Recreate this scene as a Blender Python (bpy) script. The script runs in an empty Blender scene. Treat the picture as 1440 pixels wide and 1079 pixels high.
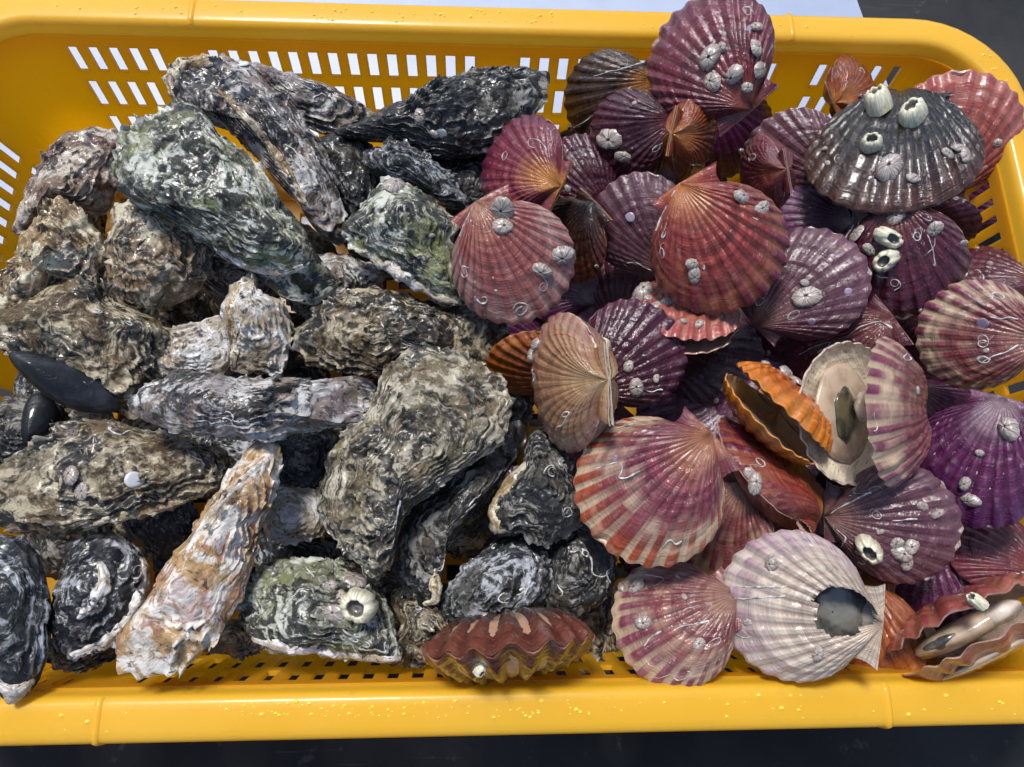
import bpy, math, random
import numpy as np
from mathutils import Matrix, Vector

# ------------------------------------------------------------------ camera, light, exposure
S = 0.01                                    # the scene is written in centimetres, built in metres
CAM = np.array([0.1668, -13.3476, 33.982])
ROT = np.array([[0.9987605549, -0.0019788837, -0.0497336699],
                [-0.0120652017, 0.9597825937, -0.2804849439],
                [0.0482885578, 0.2807373449, 0.9585691203]])
FOC, CX, CY = 1040.0, 720.0, 539.5
scene = bpy.context.scene
cd = bpy.data.cameras.new('camera'); cam = bpy.data.objects.new('camera', cd)
scene.collection.objects.link(cam)
cam.matrix_world = Matrix([list(ROT[i]) + [CAM[i] * S] for i in range(3)] + [[0, 0, 0, 1]])
cd.sensor_width = 36.0; cd.lens = 36.0 * FOC / 1440.0; cd.clip_start = 0.01; cd.clip_end = 200
scene.camera = cam
SUN_EL, SUN_AZ = math.radians(62), math.radians(-24)      # azimuth from +Y (far side), negative = left
w = bpy.data.worlds.new('World'); scene.world = w; w.use_nodes = True
nt = w.node_tree; bg = nt.nodes['Background']
sky = nt.nodes.new('ShaderNodeTexSky'); sky.sky_type = 'NISHITA'; sky.sun_disc = False
sky.sun_elevation = SUN_EL; sky.sun_rotation = SUN_AZ
nt.links.new(sky.outputs[0], bg.inputs[0]); bg.inputs[1].default_value = 0.065
sl = bpy.data.lights.new('sun', 'SUN'); sl.energy = 1.5; sl.angle = math.radians(12); sl.color = (1.0, 0.98, 0.95)
so = bpy.data.objects.new('sun', sl); scene.collection.objects.link(so)
sd = Vector((math.sin(SUN_AZ) * math.cos(SUN_EL), math.cos(SUN_AZ) * math.cos(SUN_EL), math.sin(SUN_EL)))
so.rotation_euler = sd.to_track_quat('Z', 'Y').to_euler(); so.location = sd * 2
vs = scene.view_settings; vs.view_transform = 'Standard'; vs.look = 'None'; vs.exposure = 1.42; vs.gamma = 1
vs.use_curve_mapping = False
try:
    scene.cycles.use_denoising = True; scene.cycles.adaptive_threshold = 0.02; scene.cycles.max_bounces = 5; scene.cycles.diffuse_bounces = 4; scene.cycles.transmission_bounces = 3
except Exception: pass

# ------------------------------------------------------------------ helpers
def ray(x, y):
    return ROT @ np.array([(x - CX) / FOC, -(y - CY) / FOC, -1.0])
def at(x, y, z):                            # where the line of sight of a picture point meets height z
    d = ray(x, y); return CAM + d * ((z - CAM[2]) / d[2])
def on_plane(x, y, p0, n):
    d = ray(x, y); return CAM + d * (np.dot(p0 - CAM, n) / np.dot(d, n))
def to_px(P):
    q = (P - CAM) @ ROT
    return np.stack([CX + FOC * q[..., 0] / -q[..., 2], CY - FOC * q[..., 1] / -q[..., 2]], -1)
def unit(v): return v / np.linalg.norm(v)
def sstep(a, b, x):
    t = np.clip((x - a) / (b - a), 0, 1); return t * t * (3 - 2 * t)

_rng = np.random.RandomState(7)
_perm = np.concatenate([_rng.permutation(256)] * 3)
_grad = _rng.normal(size=(256, 3)); _grad /= np.linalg.norm(_grad, axis=1)[:, None]
def perlin(P):
    i = np.floor(P).astype(int); f = P - i; i &= 255
    u = f * f * f * (f * (f * 6 - 15) + 10)
    r = 0
    for dx in (0, 1):
        for dy in (0, 1):
            for dz in (0, 1):
                h = _perm[_perm[_perm[(i[..., 0] + dx) & 255] + ((i[..., 1] + dy) & 255)] + ((i[..., 2] + dz) & 255)]
                g = _grad[h]
                dd = g[..., 0] * (f[..., 0] - dx) + g[..., 1] * (f[..., 1] - dy) + g[..., 2] * (f[..., 2] - dz)
                wx = u[..., 0] if dx else 1 - u[..., 0]; wy = u[..., 1] if dy else 1 - u[..., 1]
                wz = u[..., 2] if dz else 1 - u[..., 2]
                r = r + dd * wx * wy * wz
    return r * 1.5
def fbm(P, octv=4, seed=0.0, gain=0.5):
    r = 0; a = 1.0; Q = P + seed * 17.31
    for k in range(octv):
        r = r + a * perlin(Q); Q = Q * 2.03 + 5.7; a *= gain
    return r
def ridged(P, octv=3, seed=0.0):
    r = 0; a = 1.0; Q = P + seed * 11.7
    for k in range(octv):
        r = r + a * (1 - 2 * np.abs(perlin(Q))); Q = Q * 2.1 + 3.1; a *= 0.5
    return r / 1.75

class MB:                                   # collects patches into one mesh
    def __init__(s): s.v = []; s.f = []; s.n = 0; s.at = {}
    def verts(s, V, attrs):
        b = s.n; s.v.append(V); k = len(V)
        for key in set(list(s.at) + list(attrs)):
            if key not in s.at: s.at[key] = [np.zeros(b)] if b else []
            a = attrs.get(key, 0.0); s.at[key].append(np.broadcast_to(np.asarray(a, float), (k,)).copy())
        s.n += k; return b
    def grid(s, V, wrap=False, mask=None, flip=False, **attrs):
        n, m = V.shape[:2]
        b = s.verts(V.reshape(-1, 3), {k: (np.broadcast_to(a, (n, m)).reshape(-1)) for k, a in attrs.items()})
        idx = b + np.arange(n * m).reshape(n, m)
        if wrap: idx = np.concatenate([idx, idx[:, :1]], 1)
        q = np.stack([idx[:-1, :-1], idx[:-1, 1:], idx[1:, 1:], idx[1:, :-1]], -1)
        if flip: q = q[..., ::-1]
        if mask is not None: q = q[mask]
        s.f.append(q.reshape(-1, 4))
    def build(s, name, mat, parent=None, smooth=True):
        V = np.concatenate(s.v) * S; F = np.concatenate(s.f)
        me = bpy.data.meshes.new(name)
        me.vertices.add(len(V)); me.vertices.foreach_set('co', V.astype(np.float32).ravel())
        me.loops.add(F.size); me.loops.foreach_set('vertex_index', F.astype(np.int32).ravel())
        me.polygons.add(len(F)); me.polygons.foreach_set('loop_start', (np.arange(len(F)) * 4).astype(np.int32))
        me.polygons.foreach_set('use_smooth', np.full(len(F), smooth))
        for k, a in s.at.items():
            t = me.attributes.new(k, 'FLOAT', 'POINT'); t.data.foreach_set('value', np.concatenate(a).astype(np.float32))
        me.update(calc_edges=True); me.validate()
        return link(name, me, mat, parent)
def link(name, me, mat, parent=None):
    if mat is not None and not me.materials: me.materials.append(mat)
    o = bpy.data.objects.new(name, me); scene.collection.objects.link(o); o.parent = parent
    return o
def tag(o, label, cat, group=None):
    o['label'] = label; o['category'] = cat
    if group: o['group'] = group
    return o
def thing(name, label, cat, M, group=None):
    o = bpy.data.objects.new(name, None); scene.collection.objects.link(o)
    o.empty_display_size = 0.01; o.matrix_world = M; tag(o, label, cat, group); return o
def frame(x, y, z, p):
    return Matrix([[x[i], y[i], z[i], p[i] * S] for i in range(3)] + [[0, 0, 0, 1]])

def lin(h, k=1.0):
    h = h.lstrip('#'); o = []
    for i in (0, 2, 4):
        c = int(h[i:i + 2], 16) / 255; o.append((c / 12.92 if c <= .04045 else ((c + .055) / 1.055) ** 2.4) * k)
    return (*o, 1.0)

# ------------------------------------------------------------------ node helpers
class NT:
    def __init__(s, tree): s.t = tree
    def n(s, typ, **kw):
        nd = s.t.nodes.new(typ)
        for k, v in kw.items(): setattr(nd, k, v)
        return nd
    def put(s, sock, v):
        if hasattr(v, 'is_output') or isinstance(v, bpy.types.NodeSocket): s.t.links.new(v, sock)
        else:
            if isinstance(v, (tuple, list)) and sock.type == 'VECTOR' and len(v) == 4: v = v[:3]
            sock.default_value = v
    def math(s, op, a, b=0.0, c=0.0, clamp=False):
        m = s.n('ShaderNodeMath', operation=op, use_clamp=clamp)
        for i, v in enumerate((a, b, c)): s.put(m.inputs[i], v)
        return m.outputs[0]
    def mix(s, f, a, b, mode='MIX'):
        m = s.n('ShaderNodeMix', data_type='RGBA', blend_type=mode); m.clamp_factor = True
        s.put(m.inputs[0], f); s.put(m.inputs[6], a); s.put(m.inputs[7], b); return m.outputs[2]
    def step(s, v, a, b):
        m = s.n('ShaderNodeMapRange', interpolation_type='SMOOTHSTEP')
        s.put(m.inputs[0], v); s.put(m.inputs[1], a); s.put(m.inputs[2], b); return m.outputs[0]
    def noise(s, vec, scale, detail=3.0, rough=0.55, dist=0.0, dim='3D'):
        m = s.n('ShaderNodeTexNoise', noise_dimensions=dim); s.put(m.inputs['Vector'], vec)
        for k, v in (('Scale', scale), ('Detail', detail), ('Roughness', rough), ('Distortion', dist)): s.put(m.inputs[k], v)
        return m.outputs[0]
    def attr(s, name): return s.n('ShaderNodeAttribute', attribute_name=name).outputs['Fac']
    def comb(s, x, y, z):
        m = s.n('ShaderNodeCombineXYZ')
        for i, v in enumerate((x, y, z)): s.put(m.inputs[i], v)
        return m.outputs[0]
    def vec(s, op, a, b):
        m = s.n('ShaderNodeVectorMath', operation=op); s.put(m.inputs[0], a); s.put(m.inputs[1], b); return m.outputs[0]
    def bump(s, h, strength, dist, normal=None):
        m = s.n('ShaderNodeBump'); s.put(m.inputs['Height'], h); s.put(m.inputs['Strength'], strength); s.put(m.inputs['Distance'], dist)
        if normal is not None: s.put(m.inputs['Normal'], normal)
        return m.outputs[0]
    def coords(s, seed):
        tc = s.n('ShaderNodeTexCoord').outputs['Object']
        return s.vec('ADD', s.vec('SCALE', tc, (0, 0, 0)) if False else tc, s.comb(seed, s.math('MULTIPLY', seed, 1.7), s.math('MULTIPLY', seed, -.6)))

def new_group(name, ins, outs=(('BSDF', 'NodeSocketShader'),)):
    g = bpy.data.node_groups.new(name, 'ShaderNodeTree')
    for nme, typ, dv in ins:
        sk = g.interface.new_socket(nme, in_out='INPUT', socket_type=typ)
        sk.default_value = dv
    for nme, typ in outs: g.interface.new_socket(nme, in_out='OUTPUT', socket_type=typ)
    t = NT(g); gi = g.nodes.new('NodeGroupInput'); go = g.nodes.new('NodeGroupOutput')
    return g, t, gi, go
COL, FL = 'NodeSocketColor', 'NodeSocketFloat'
W1 = (1, 1, 1, 1)

def scallop_group():
    g, t, gi, go = new_group('scallop_skin', [('Umbo', COL, W1), ('Mid', COL, W1), ('Margin', COL, W1), ('Tile', COL, W1), ('Inside', COL, W1),
                             ('TileAmount', FL, .5), ('Grime', FL, .3), ('Seed', FL, 0.)])
    I = gi.outputs; seed = I['Seed']
    rad, ang, rib, inn = t.attr('rad'), t.attr('ang'), t.attr('rib'), t.attr('inn')
    P = t.coords(seed)
    nlow = t.noise(P, 45, 3)
    rr = t.math('ADD', rad, t.math('MULTIPLY', t.math('SUBTRACT', nlow, .5), .35))
    c = t.mix(t.step(rr, .08, .45), I['Umbo'], I['Mid'])
    c = t.mix(t.step(rr, .6, 1.02), c, I['Margin'])
    # rows of paler or darker tiles along single ribs
    ribi = t.math('FLOOR', t.math('ADD', ang, .5))
    tv = t.comb(t.math('MULTIPLY', ribi, 3.71), t.math('MULTIPLY', rad, 5.0), seed)
    tn = t.noise(tv, 1.0, 2.0, .5)
    tw = t.comb(t.math('MULTIPLY', ribi, .35), t.math('MULTIPLY', rad, 5.0), t.math('ADD', seed, 3.3))
    tz = t.noise(tw, 1.0, 1.0)
    tile = t.math('MULTIPLY', t.step(t.math('ADD', tn, t.math('MULTIPLY', t.math('SUBTRACT', tz, .5), .9)), .43, .70), t.math('MULTIPLY', I['TileAmount'], t.step(rr, .35, .95)))
    c = t.mix(tile, c, I['Tile'])
    # whole rays
    ray_n = t.noise(t.comb(t.math('MULTIPLY', ang, .33), seed, 0.), 1.0, 2.0)
    c = t.mix(t.math('MULTIPLY', t.step(ray_n, .52, .75), .14), c, I['Tile'])
    # growth bands
    gb = t.noise(t.comb(t.math('MULTIPLY', rad, 16.), t.math('MULTIPLY', ang, .05), seed), 1.0, 3.0, .6)
    c = t.mix(.75, c, t.mix(t.step(gb, .25, .75), (.45, .4, .45, 1), (1.15, 1.1, 1.1, 1)), 'MULTIPLY')
    # pale wear on rib crests, darker tone in the furrows
    c = t.mix(t.math('MULTIPLY', t.step(rib, .5, .0), .7), c, (.42, .32, .36, 1), 'MULTIPLY')
    vt = t.math('MULTIPLY', t.math('MULTIPLY', t.step(rib, .6, .2), t.step(rr, .6, .98)), I['TileAmount'])
    c = t.mix(t.math('MULTIPLY', vt, .75), c, I['Tile'])
    wear = t.math('MULTIPLY', t.step(t.noise(P, 160, 3, .65), .54, .7), t.step(rib, .4, .9))
    c = t.mix(t.math('MULTIPLY', wear, .16), c, (.5, .38, .36, 1))
    # grime and fine specks
    gr = t.step(t.noise(P, 60, 4, .65), .5, .72)
    c = t.mix(t.math('MULTIPLY', gr, I['Grime']), c, (.06, .04, .03, 1))
    sp = t.step(t.noise(P, 900, 2, .5), .66, .72)
    c = t.mix(t.math('MULTIPLY', sp, .25), c, (.4, .33, .28, 1))
    ins = t.mix(t.step(t.noise(P, 120, 4), .35, .7), I['Inside'], t.mix(.5, I['Inside'], (.35, .25, .2, 1)))
    dots = t.step(t.noise(P, 700, 1, .5), .68, .71)
    ins = t.mix(t.math('MULTIPLY', dots, t.step(rad, .8, .9)), ins, (.03, .02, .02, 1))
    c = t.mix(inn, c, ins)
    # relief
    gl = t.noise(t.comb(t.math('MULTIPLY', rad, 95.), t.math('MULTIPLY', ang, .7), seed), 1.0, 2.0)
    fr = t.math('SINE', t.math('MULTIPLY', ang, 6.2832 * 3))
    h = t.math('ADD', t.math('MULTIPLY', gl, 1.0), t.math('MULTIPLY', fr, .10))
    h = t.math('ADD', h, t.math('MULTIPLY', t.noise(P, 480, 2, .6), 1.1))
    nb = t.bump(h, .7, .0007); cb = t.bump(t.math('ADD', t.noise(P, 400, 3, .65), t.math('MULTIPLY', gl, .3)), .62, .0009)
    b = t.n('ShaderNodeBsdfPrincipled')
    t.put(b.inputs['Base Color'], c); t.put(b.inputs['Normal'], nb)
    t.put(b.inputs['Roughness'], t.math('ADD', .28, t.math('MULTIPLY', gr, .3)))
    b.inputs['Specular IOR Level'].default_value = .15; b.inputs['Coat Weight'].default_value = 1.0; b.inputs['Coat Roughness'].default_value = .045; b.inputs['Coat IOR'].default_value = 1.45
    t.put(b.inputs['Coat Normal'], cb)
    t.put(go.inputs[0], b.outputs[0]); return g

def oyster_group():
    g, t, gi, go = new_group('oyster_skin', [('Light', COL, W1), ('Mid', COL, W1), ('Dark', COL, W1), ('Accent', COL, W1),
                             ('DarkAmount', FL, .5), ('AccentAmount', FL, .3), ('Seed', FL, 0.)])
    I = gi.outputs; seed = I['Seed']; P = t.coords(seed)
    rad, lam, inn = t.attr('rad'), t.attr('lam'), t.attr('inn')
    warp = t.n('ShaderNodeTexNoise'); t.put(warp.inputs['Vector'], P); warp.inputs['Scale'].default_value = 70; warp.inputs['Detail'].default_value = 3
    wv = t.n('ShaderNodeVectorMath', operation='SCALE'); t.put(wv.inputs[0], t.vec('SUBTRACT', warp.outputs['Color'], (.5, .5, .5))); wv.inputs['Scale'].default_value = .014
    Q = t.vec('ADD', P, wv.outputs[0])
    lph, oa = t.attr('lph'), t.attr('oa')
    n1 = t.noise(Q, 62, 4, .68); n2 = t.noise(t.vec('ADD', Q, (3.1, 1.2, .4)), 42, 4, .68); n3 = t.noise(t.vec('ADD', Q, (7.1, 2.2, 5.4)), 36, 3, .6)
    n4 = t.noise(Q, 330, 3, .65); n5 = t.noise(t.vec('ADD', Q, (1.1, 9.2, 2.4)), 150, 3, .65)
    # streaks that follow the growth plates
    sv = t.comb(t.math('MULTIPLY', lph, 2.6), t.math('MULTIPLY', oa, .8), seed)
    n6 = t.noise(t.vec('ADD', sv, t.vec('MULTIPLY', t.vec('SUBTRACT', warp.outputs['Color'], (.5, .5, .5)), (1.6, 1.6, 0.))), 1.0, 4, .62)
    base = t.math('ADD', t.math('MULTIPLY', n1, .72), t.math('MULTIPLY', n6, .28))
    c = t.mix(t.step(base, .44, .54), I['Light'], I['Mid'])
    c = t.mix(t.math('MULTIPLY', t.step(t.math('ADD', t.math('MULTIPLY', n3, .55), t.math('MULTIPLY', n6, .45)), .50, .55), I['AccentAmount']), c, I['Accent'])
    da = t.math('SUBTRACT', .66, t.math('MULTIPLY', I['DarkAmount'], .24))
    dk = t.math('ADD', t.math('ADD', t.math('MULTIPLY', n2, .62), t.math('MULTIPLY', n6, .38)), t.math('MULTIPLY', t.math('SUBTRACT', n5, .5), .4))
    c = t.mix(t.math('MULTIPLY', t.step(dk, t.math('SUBTRACT', da, .02), t.math('ADD', da, .05)), .95), c, I['Dark'])
    c = t.mix(t.math('MULTIPLY', t.step(n5, .54, .62), .5), c, t.mix(.5, I['Mid'], I['Dark']))
    le = t.math('MULTIPLY', lam, t.step(n5, .36, .55))
    c = t.mix(t.math('MULTIPLY', le, .45), c, t.mix(.5, I['Light'], (.62, .6, .58, 1)))
    c = t.mix(t.math('MULTIPLY', t.step(n4, .60, .66), .8), c, I['Dark'])
    c = t.mix(t.math('MULTIPLY', t.step(n4, .40, .33), .5), c, I['Light'])
    h = t.math('ADD', t.math('MULTIPLY', n5, 1.2), t.math('MULTIPLY', n4, .9)); h = t.math('ADD', h, t.math('MULTIPLY', n6, .35))
    nb = t.bump(h, .75, .0013); cb = nb
    b = t.n('ShaderNodeBsdfPrincipled')
    t.put(b.inputs['Base Color'], c); t.put(b.inputs['Normal'], nb)
    t.put(b.inputs['Roughness'], t.math('ADD', .3, t.math('MULTIPLY', n4, .35)))
    t.put(b.inputs['Coat Weight'], t.math('MULTIPLY', t.step(n2, .38, .56), .85)); b.inputs['Coat Roughness'].default_value = .09; b.inputs['Coat IOR'].default_value = 1.36
    t.put(b.inputs['Coat Normal'], t.bump(t.math('ADD', n5, t.math('MULTIPLY', n4, .3)), .4, .0013))
    b.inputs['Specular IOR Level'].default_value = .25
    t.put(go.inputs[0], b.outputs[0]); return g
G_SC, G_OY = scallop_group(), oyster_group()
def group_mat(name, grp, **vals):
    m = bpy.data.materials.new(name); m.use_nodes = True; t = m.node_tree; t.nodes.clear()
    gn = t.nodes.new('ShaderNodeGroup'); gn.node_tree = grp; o = t.nodes.new('ShaderNodeOutputMaterial')
    for k, v in vals.items(): gn.inputs[k].default_value = v
    t.links.new(gn.outputs[0], o.inputs[0]); return m
def basic(name, col, rough=.5, build=None, **kw):
    m = bpy.data.materials.new(name); m.use_nodes = True; t = NT(m.node_tree); b = m.node_tree.nodes['Principled BSDF']
    b.inputs['Base Color'].default_value = col; b.inputs['Roughness'].default_value = rough
    for k, v in kw.items(): b.inputs[k].default_value = v
    if build: build(t, b, m)
    return m
def pos(t): return t.n('ShaderNodeTexCoord').outputs['Object']

def m_plastic(t, b, m, thin=.45):
    P = pos(t)
    n = t.noise(P, 9, 4); f = t.noise(P, 160, 5, .6); sp = t.step(t.noise(P, 300, 2), 0.80, 0.815)
    c = t.mix(t.step(n, .3, .7), (.90, .535, .03, 1), (.95, .59, .055, 1))
    c = t.mix(t.math('MULTIPLY', t.step(f, .58, .8), .35), c, (.6, .33, .02, 1))
    c = t.mix(t.math('MULTIPLY', sp, .8), c, (.07, .04, .02, 1))
    t.put(b.inputs['Base Color'], c); t.put(b.inputs['Roughness'], t.math('ADD', .22, t.math('MULTIPLY', f, .3)))
    t.put(b.inputs['Normal'], t.bump(t.math('ADD', n, t.math('MULTIPLY', f, .15)), .25, .002))
    tr = t.n('ShaderNodeBsdfTranslucent'); t.put(tr.inputs[0], (.98, .64, .03, 1))
    mx = t.n('ShaderNodeMixShader'); mx.inputs[0].default_value = thin
    t.put(mx.inputs[1], b.outputs[0]); t.put(mx.inputs[2], tr.outputs[0])
    out = [q for q in m.node_tree.nodes if q.type == 'OUTPUT_MATERIAL'][0]; t.put(out.inputs[0], mx.outputs[0])
M_THIN = basic('yellow_plastic_thin', W1, .3, lambda t, b, m: m_plastic(t, b, m, .72), **{'Coat Weight': .3, 'Coat Roughness': .12})
M_PLASTIC = basic('yellow_plastic', W1, .3, m_plastic, **{'Coat Weight': .3, 'Coat Roughness': .12})
def m_ground(t, b, m):
    P = pos(t); n = t.noise(P, 8, 6, .6); f = t.noise(P, 90, 5, .65); s = t.step(t.noise(t.vec('MULTIPLY', P, (1, 14, 1)), 12, 3), .66, .74)
    c = t.mix(t.step(n, .35, .7), (.012, .0118, .0115, 1), (.03, .0295, .029, 1)); c = t.mix(t.math('MULTIPLY', s, .15), c, (.2, .2, .21, 1))
    c = t.mix(t.math('MULTIPLY', t.step(f, .62, .7), .25), c, (.12, .12, .12, 1))
    t.put(b.inputs['Base Color'], c); t.put(b.inputs['Roughness'], t.math('ADD', .42, t.math('MULTIPLY', n, .4))); t.put(b.inputs['Normal'], t.bump(f, .3, .001))
M_GROUND = basic('black_rubber', W1, .5, m_ground, **{'Specular IOR Level': .2})
def m_sheet(t, b, m):
    P = pos(t); n = t.noise(P, 14, 5, .6); c = t.mix(t.step(n, .35, .7), (.36, .405, .51, 1), (.31, .355, .46, 1)); t.put(b.inputs['Base Color'], c)
    t.put(b.inputs['Normal'], t.bump(n, .2, .002))
M_SHEET = basic('white_sheet', W1, .4, m_sheet)
def m_barn(col_a, col_b, inside):
    def f(t, b, m):
        v, a = t.attr('v'), t.attr('a'); P = pos(t)
        st = t.noise(t.comb(t.math('MULTIPLY', t.math('SINE', a), 4.5), t.math('MULTIPLY', t.math('COSINE', a), 4.5), t.math('MULTIPLY', v, .6)), 2.6, 3)
        c = t.mix(t.step(st, .42, .6), col_a, col_b); c = t.mix(t.math('MULTIPLY', t.step(t.noise(P, 2.2, 4), .5, .7), .4), c, (.2, .16, .1, 1))
        c = t.mix(t.step(v, 1.02, 1.06), c, inside); t.put(b.inputs['Base Color'], c)
        t.put(b.inputs['Normal'], t.bump(t.math('ADD', st, t.noise(P, 6, 3)), .5, .0004))
    return f
M_BIG = basic('barnacle_cream', W1, .3, m_barn((.74, .7, .52, 1), (.5, .45, .3, 1), (.10, .09, .075, 1)), **{'Coat Weight': .6, 'Coat Roughness': .08})
M_SMALL = basic('barnacle_grey', W1, .35, m_barn((.48, .41, .36, 1), (.16, .12, .10, 1), (.14, .10, .085, 1)), **{'Coat Weight': .6, 'Coat Roughness': .1})
M_TUBE = basic('worm_tube_lime', (.66, .65, .6, 1), .4, lambda t, b, m: t.put(b.inputs['Base Color'], t.mix(t.step(t.noise(pos(t), 260, 3), .4, .65), (.58, .57, .53, 1), (.2, .18, .16, 1))), **{'Coat Weight': .4, 'Coat Roughness': .1})
M_SPOT = basic('lilac_crust', (.27, .205, .27, 1), .35, **{'Coat Weight': .5, 'Coat Roughness': .1})
def m_flesh(a, bcol):
    def f(t, b, m):
        P = pos(t); n = t.noise(P, 110, 4); t.put(b.inputs['Base Color'], t.mix(t.step(n, .38, .66), a, bcol)); t.put(b.inputs['Normal'], t.bump(t.noise(P, 220, 3), .3, .001))
    return f
FL_KW = {'Coat Weight': .8, 'Coat Roughness': .05, 'Subsurface Weight': .25, 'Subsurface Scale': .004}
M_MANTLE = basic('mantle_flesh', W1, .25, m_flesh((.52, .40, .29, 1), (.36, .26, .18, 1)), **FL_KW)
M_GREY = basic('grey_flesh', W1, .2, m_flesh((.16, .15, .125, 1), (.04, .04, .042, 1)), **FL_KW)
M_WHITE = basic('muscle_flesh', W1, .25, m_flesh((.72, .64, .56, 1), (.58, .48, .4, 1)), **FL_KW)
M_DARKF = basic('dark_gut', W1, .2, m_flesh((.03, .026, .018, 1), (.10, .085, .045, 1)), **FL_KW)
def m_mussel(t, b, m):
    rad = t.attr('rad'); P = pos(t); n = t.noise(P, 90, 5); gl = t.noise(t.comb(t.math('MULTIPLY', rad, 40.), 0., 0.), 1., 2.)
    c = t.mix(t.step(n, .45, .75), (.008, .009, .012, 1), (.03, .032, .04, 1)); t.put(b.inputs['Base Color'], c); t.put(b.inputs['Normal'], t.bump(t.math('ADD', gl, n), .4, .0008))
M_MUSSEL = basic('mussel_black', W1, .35, m_mussel, **{'Coat Weight': .25, 'Coat Roughness': .08, 'Specular IOR Level': .2})
M_WATER = basic('water_on_plastic', (.93, .57, .045, 1), .04, **{'Coat Weight': 1.0, 'Coat Roughness': .02})

# ------------------------------------------------------------------ ground and basket
TAN = math.tan(math.radians(8.55)); FLOOR = -11.4
X0, X1, YB = -27.8, 29.5, 17.0; RC = 4.0
mb = MB(); mb.grid(np.array([[[-300, -300, -11.95], [300, -300, -11.95]], [[-300, 300, -11.95], [300, 300, -11.95]]], float))
gnd = mb.build('ground', M_GROUND); gnd['kind'] = 'structure'
e0, e1 = at(1205, 0, -11.75), at(1243, 104, -11.75)
dv = (e0 - e1) / (e0 - e1)[1]
sh = MB()
xs = np.linspace(0, 1, 30); ys = np.linspace(9.0, 110, 30)
V = np.zeros((30, 30, 3))
for j, y in enumerate(ys):
    xr = e0[0] + dv[0] * (y - e0[1]); V[j, :, 0] = -110 + (xr + 110) * xs; V[j, :, 1] = y
V[..., 2] = -11.75 + .05 * fbm(V * .05, 2)
B = V.copy(); B[..., 2] = -11.9
sh.grid(V); sh.grid(np.stack([V[0], B[0]])); sh.grid(np.stack([V[:, -1], B[:, -1]])); sh.grid(np.stack([V[-1], B[-1]])); sh.grid(np.stack([V[:, 0], B[:, 0]]))
tag(sh.build('plastic_sheet', M_SHEET), 'bluish white plastic sheet lying on the black surface behind the basket', 'sheet')

def slots(groups, pitch=1.122, wdt=.56):
    o = []
    for a, n in groups: o += [(a + k * pitch, a + k * pitch + wdt) for k in range(n)]
    return o
SX = slots([(-22.77, 5), (-15.04, 14), (2.75, 14), (20.4, 5)])
SY = slots([(-12.6, 11), (1.2, 11)], 1.06, .55)
SZ = [(-1.62, -3.3), (-4.02, -5.95), (-6.75, -8.7)]
def perim():                                # inner top edge, counter-clockwise from the near left, with outward normals and slot flags
    out = []
    def straight(a, b, n, cuts, axis, rev):
        vals = sorted({a, b} | {v for c in cuts for v in c})
        extra = np.linspace(a, b, 12); vals = sorted(set(vals) | {e for e in extra if all(abs(e - v) > .3 for v in vals)})
        if rev: vals = vals[::-1]
        for v in vals:
            p = (v, n[1] * YB) if axis == 0 else ((X1 if n[0] > 0 else X0), v)
            out.append((p, n))
    def arc(cx, cy, a0):
        for k in range(1, 10):
            a = math.radians(a0 + 90 * k / 10); out.append(((cx + RC * math.cos(a), cy + RC * math.sin(a)), (math.cos(a), math.sin(a))))
    straight(X0 + RC, X1 - RC, (0, -1), SX, 0, False); arc(X1 - RC, -YB + RC, -90)
    straight(-YB + RC, YB - RC, (1, 0), SY, 1, False); arc(X1 - RC, YB - RC, 0)
    straight(X0 + RC, X1 - RC, (0, 1), SX, 0, True); arc(X0 + RC, YB - RC, 90)
    straight(-YB + RC, YB - RC, (-1, 0), SY, 1, True); arc(X0 + RC, -YB + RC, 180)
    return np.array([o[0] for o in out]), np.array([o[1] for o in out])
PP, PN = perim()
def ring(o, z): return np.concatenate([PP + PN * o, np.full((len(PP), 1), z)], 1)
basket = thing('basket', 'shallow yellow plastic basket with slotted walls holding oysters and scallops', 'basket', frame((1, 0, 0), (0, 1, 0), (0, 0, 1), (0, 0, 0)))
zl = sorted({-.9, -1.25, -10.2} | {v for c in SZ for v in c}, reverse=True)
rows = [ring(z * TAN, z) for z in zl]
for k in range(1, 7):                       # rounded foot of the wall
    a = math.radians(90 * k / 6); rows.append(ring(-10.2 * TAN * 1 - 1.2 * (1 - math.cos(a)), -10.2 - 1.2 * math.sin(a)))
rows.append(ring(-10.2 * TAN - 2.6, FLOOR))
V = np.array(rows); n, m = V.shape[:2]
mask = np.ones((n - 1, m), bool)
nx = np.roll(PP, -1, 0); mid = (PP + nx) / 2; sflat = (np.abs(PN - np.roll(PN, -1, 0)).sum(1) < 1e-6)
for i in range(len(zl) - 1):
    zm = (zl[i] + zl[i + 1]) / 2
    if any(b < zm < a for a, b in SZ):
        for j in range(m):
            if not sflat[j]: continue
            if abs(PN[j, 1]) > .9 and any(a < mid[j, 0] < b for a, b in SX): mask[i, j] = False
            if abs(PN[j, 0]) > .9 and any(a < mid[j, 1] < b for a, b in SY): mask[i, j] = False
wb = MB(); wb.grid(V, wrap=True, mask=mask); wall = wb.build('wall', M_THIN, basket, smooth=False)
sm = wall.modifiers.new('thickness', 'SOLIDIFY'); sm.thickness = .0022; sm.offset = 0
fx = sorted(set([-22.6, 25.1] + list(np.arange(-21.9, 24.6, 1.7)) + list(np.arange(-21.0, 25, 1.7))))
fy = sorted(set([-12.9, 12.9] + list(np.arange(-12.2, 12.5, 1.55)) + list(np.arange(-11.3, 12.5, 1.55))))
V = np.array([[(x, y, FLOOR - .03) for x in fx] for y in fy]); mask = np.ones((len(fy) - 1, len(fx) - 1), bool)
ax, ay = np.arange(-21.9, 24.6, 1.7), np.arange(-12.2, 12.5, 1.55)
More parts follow.
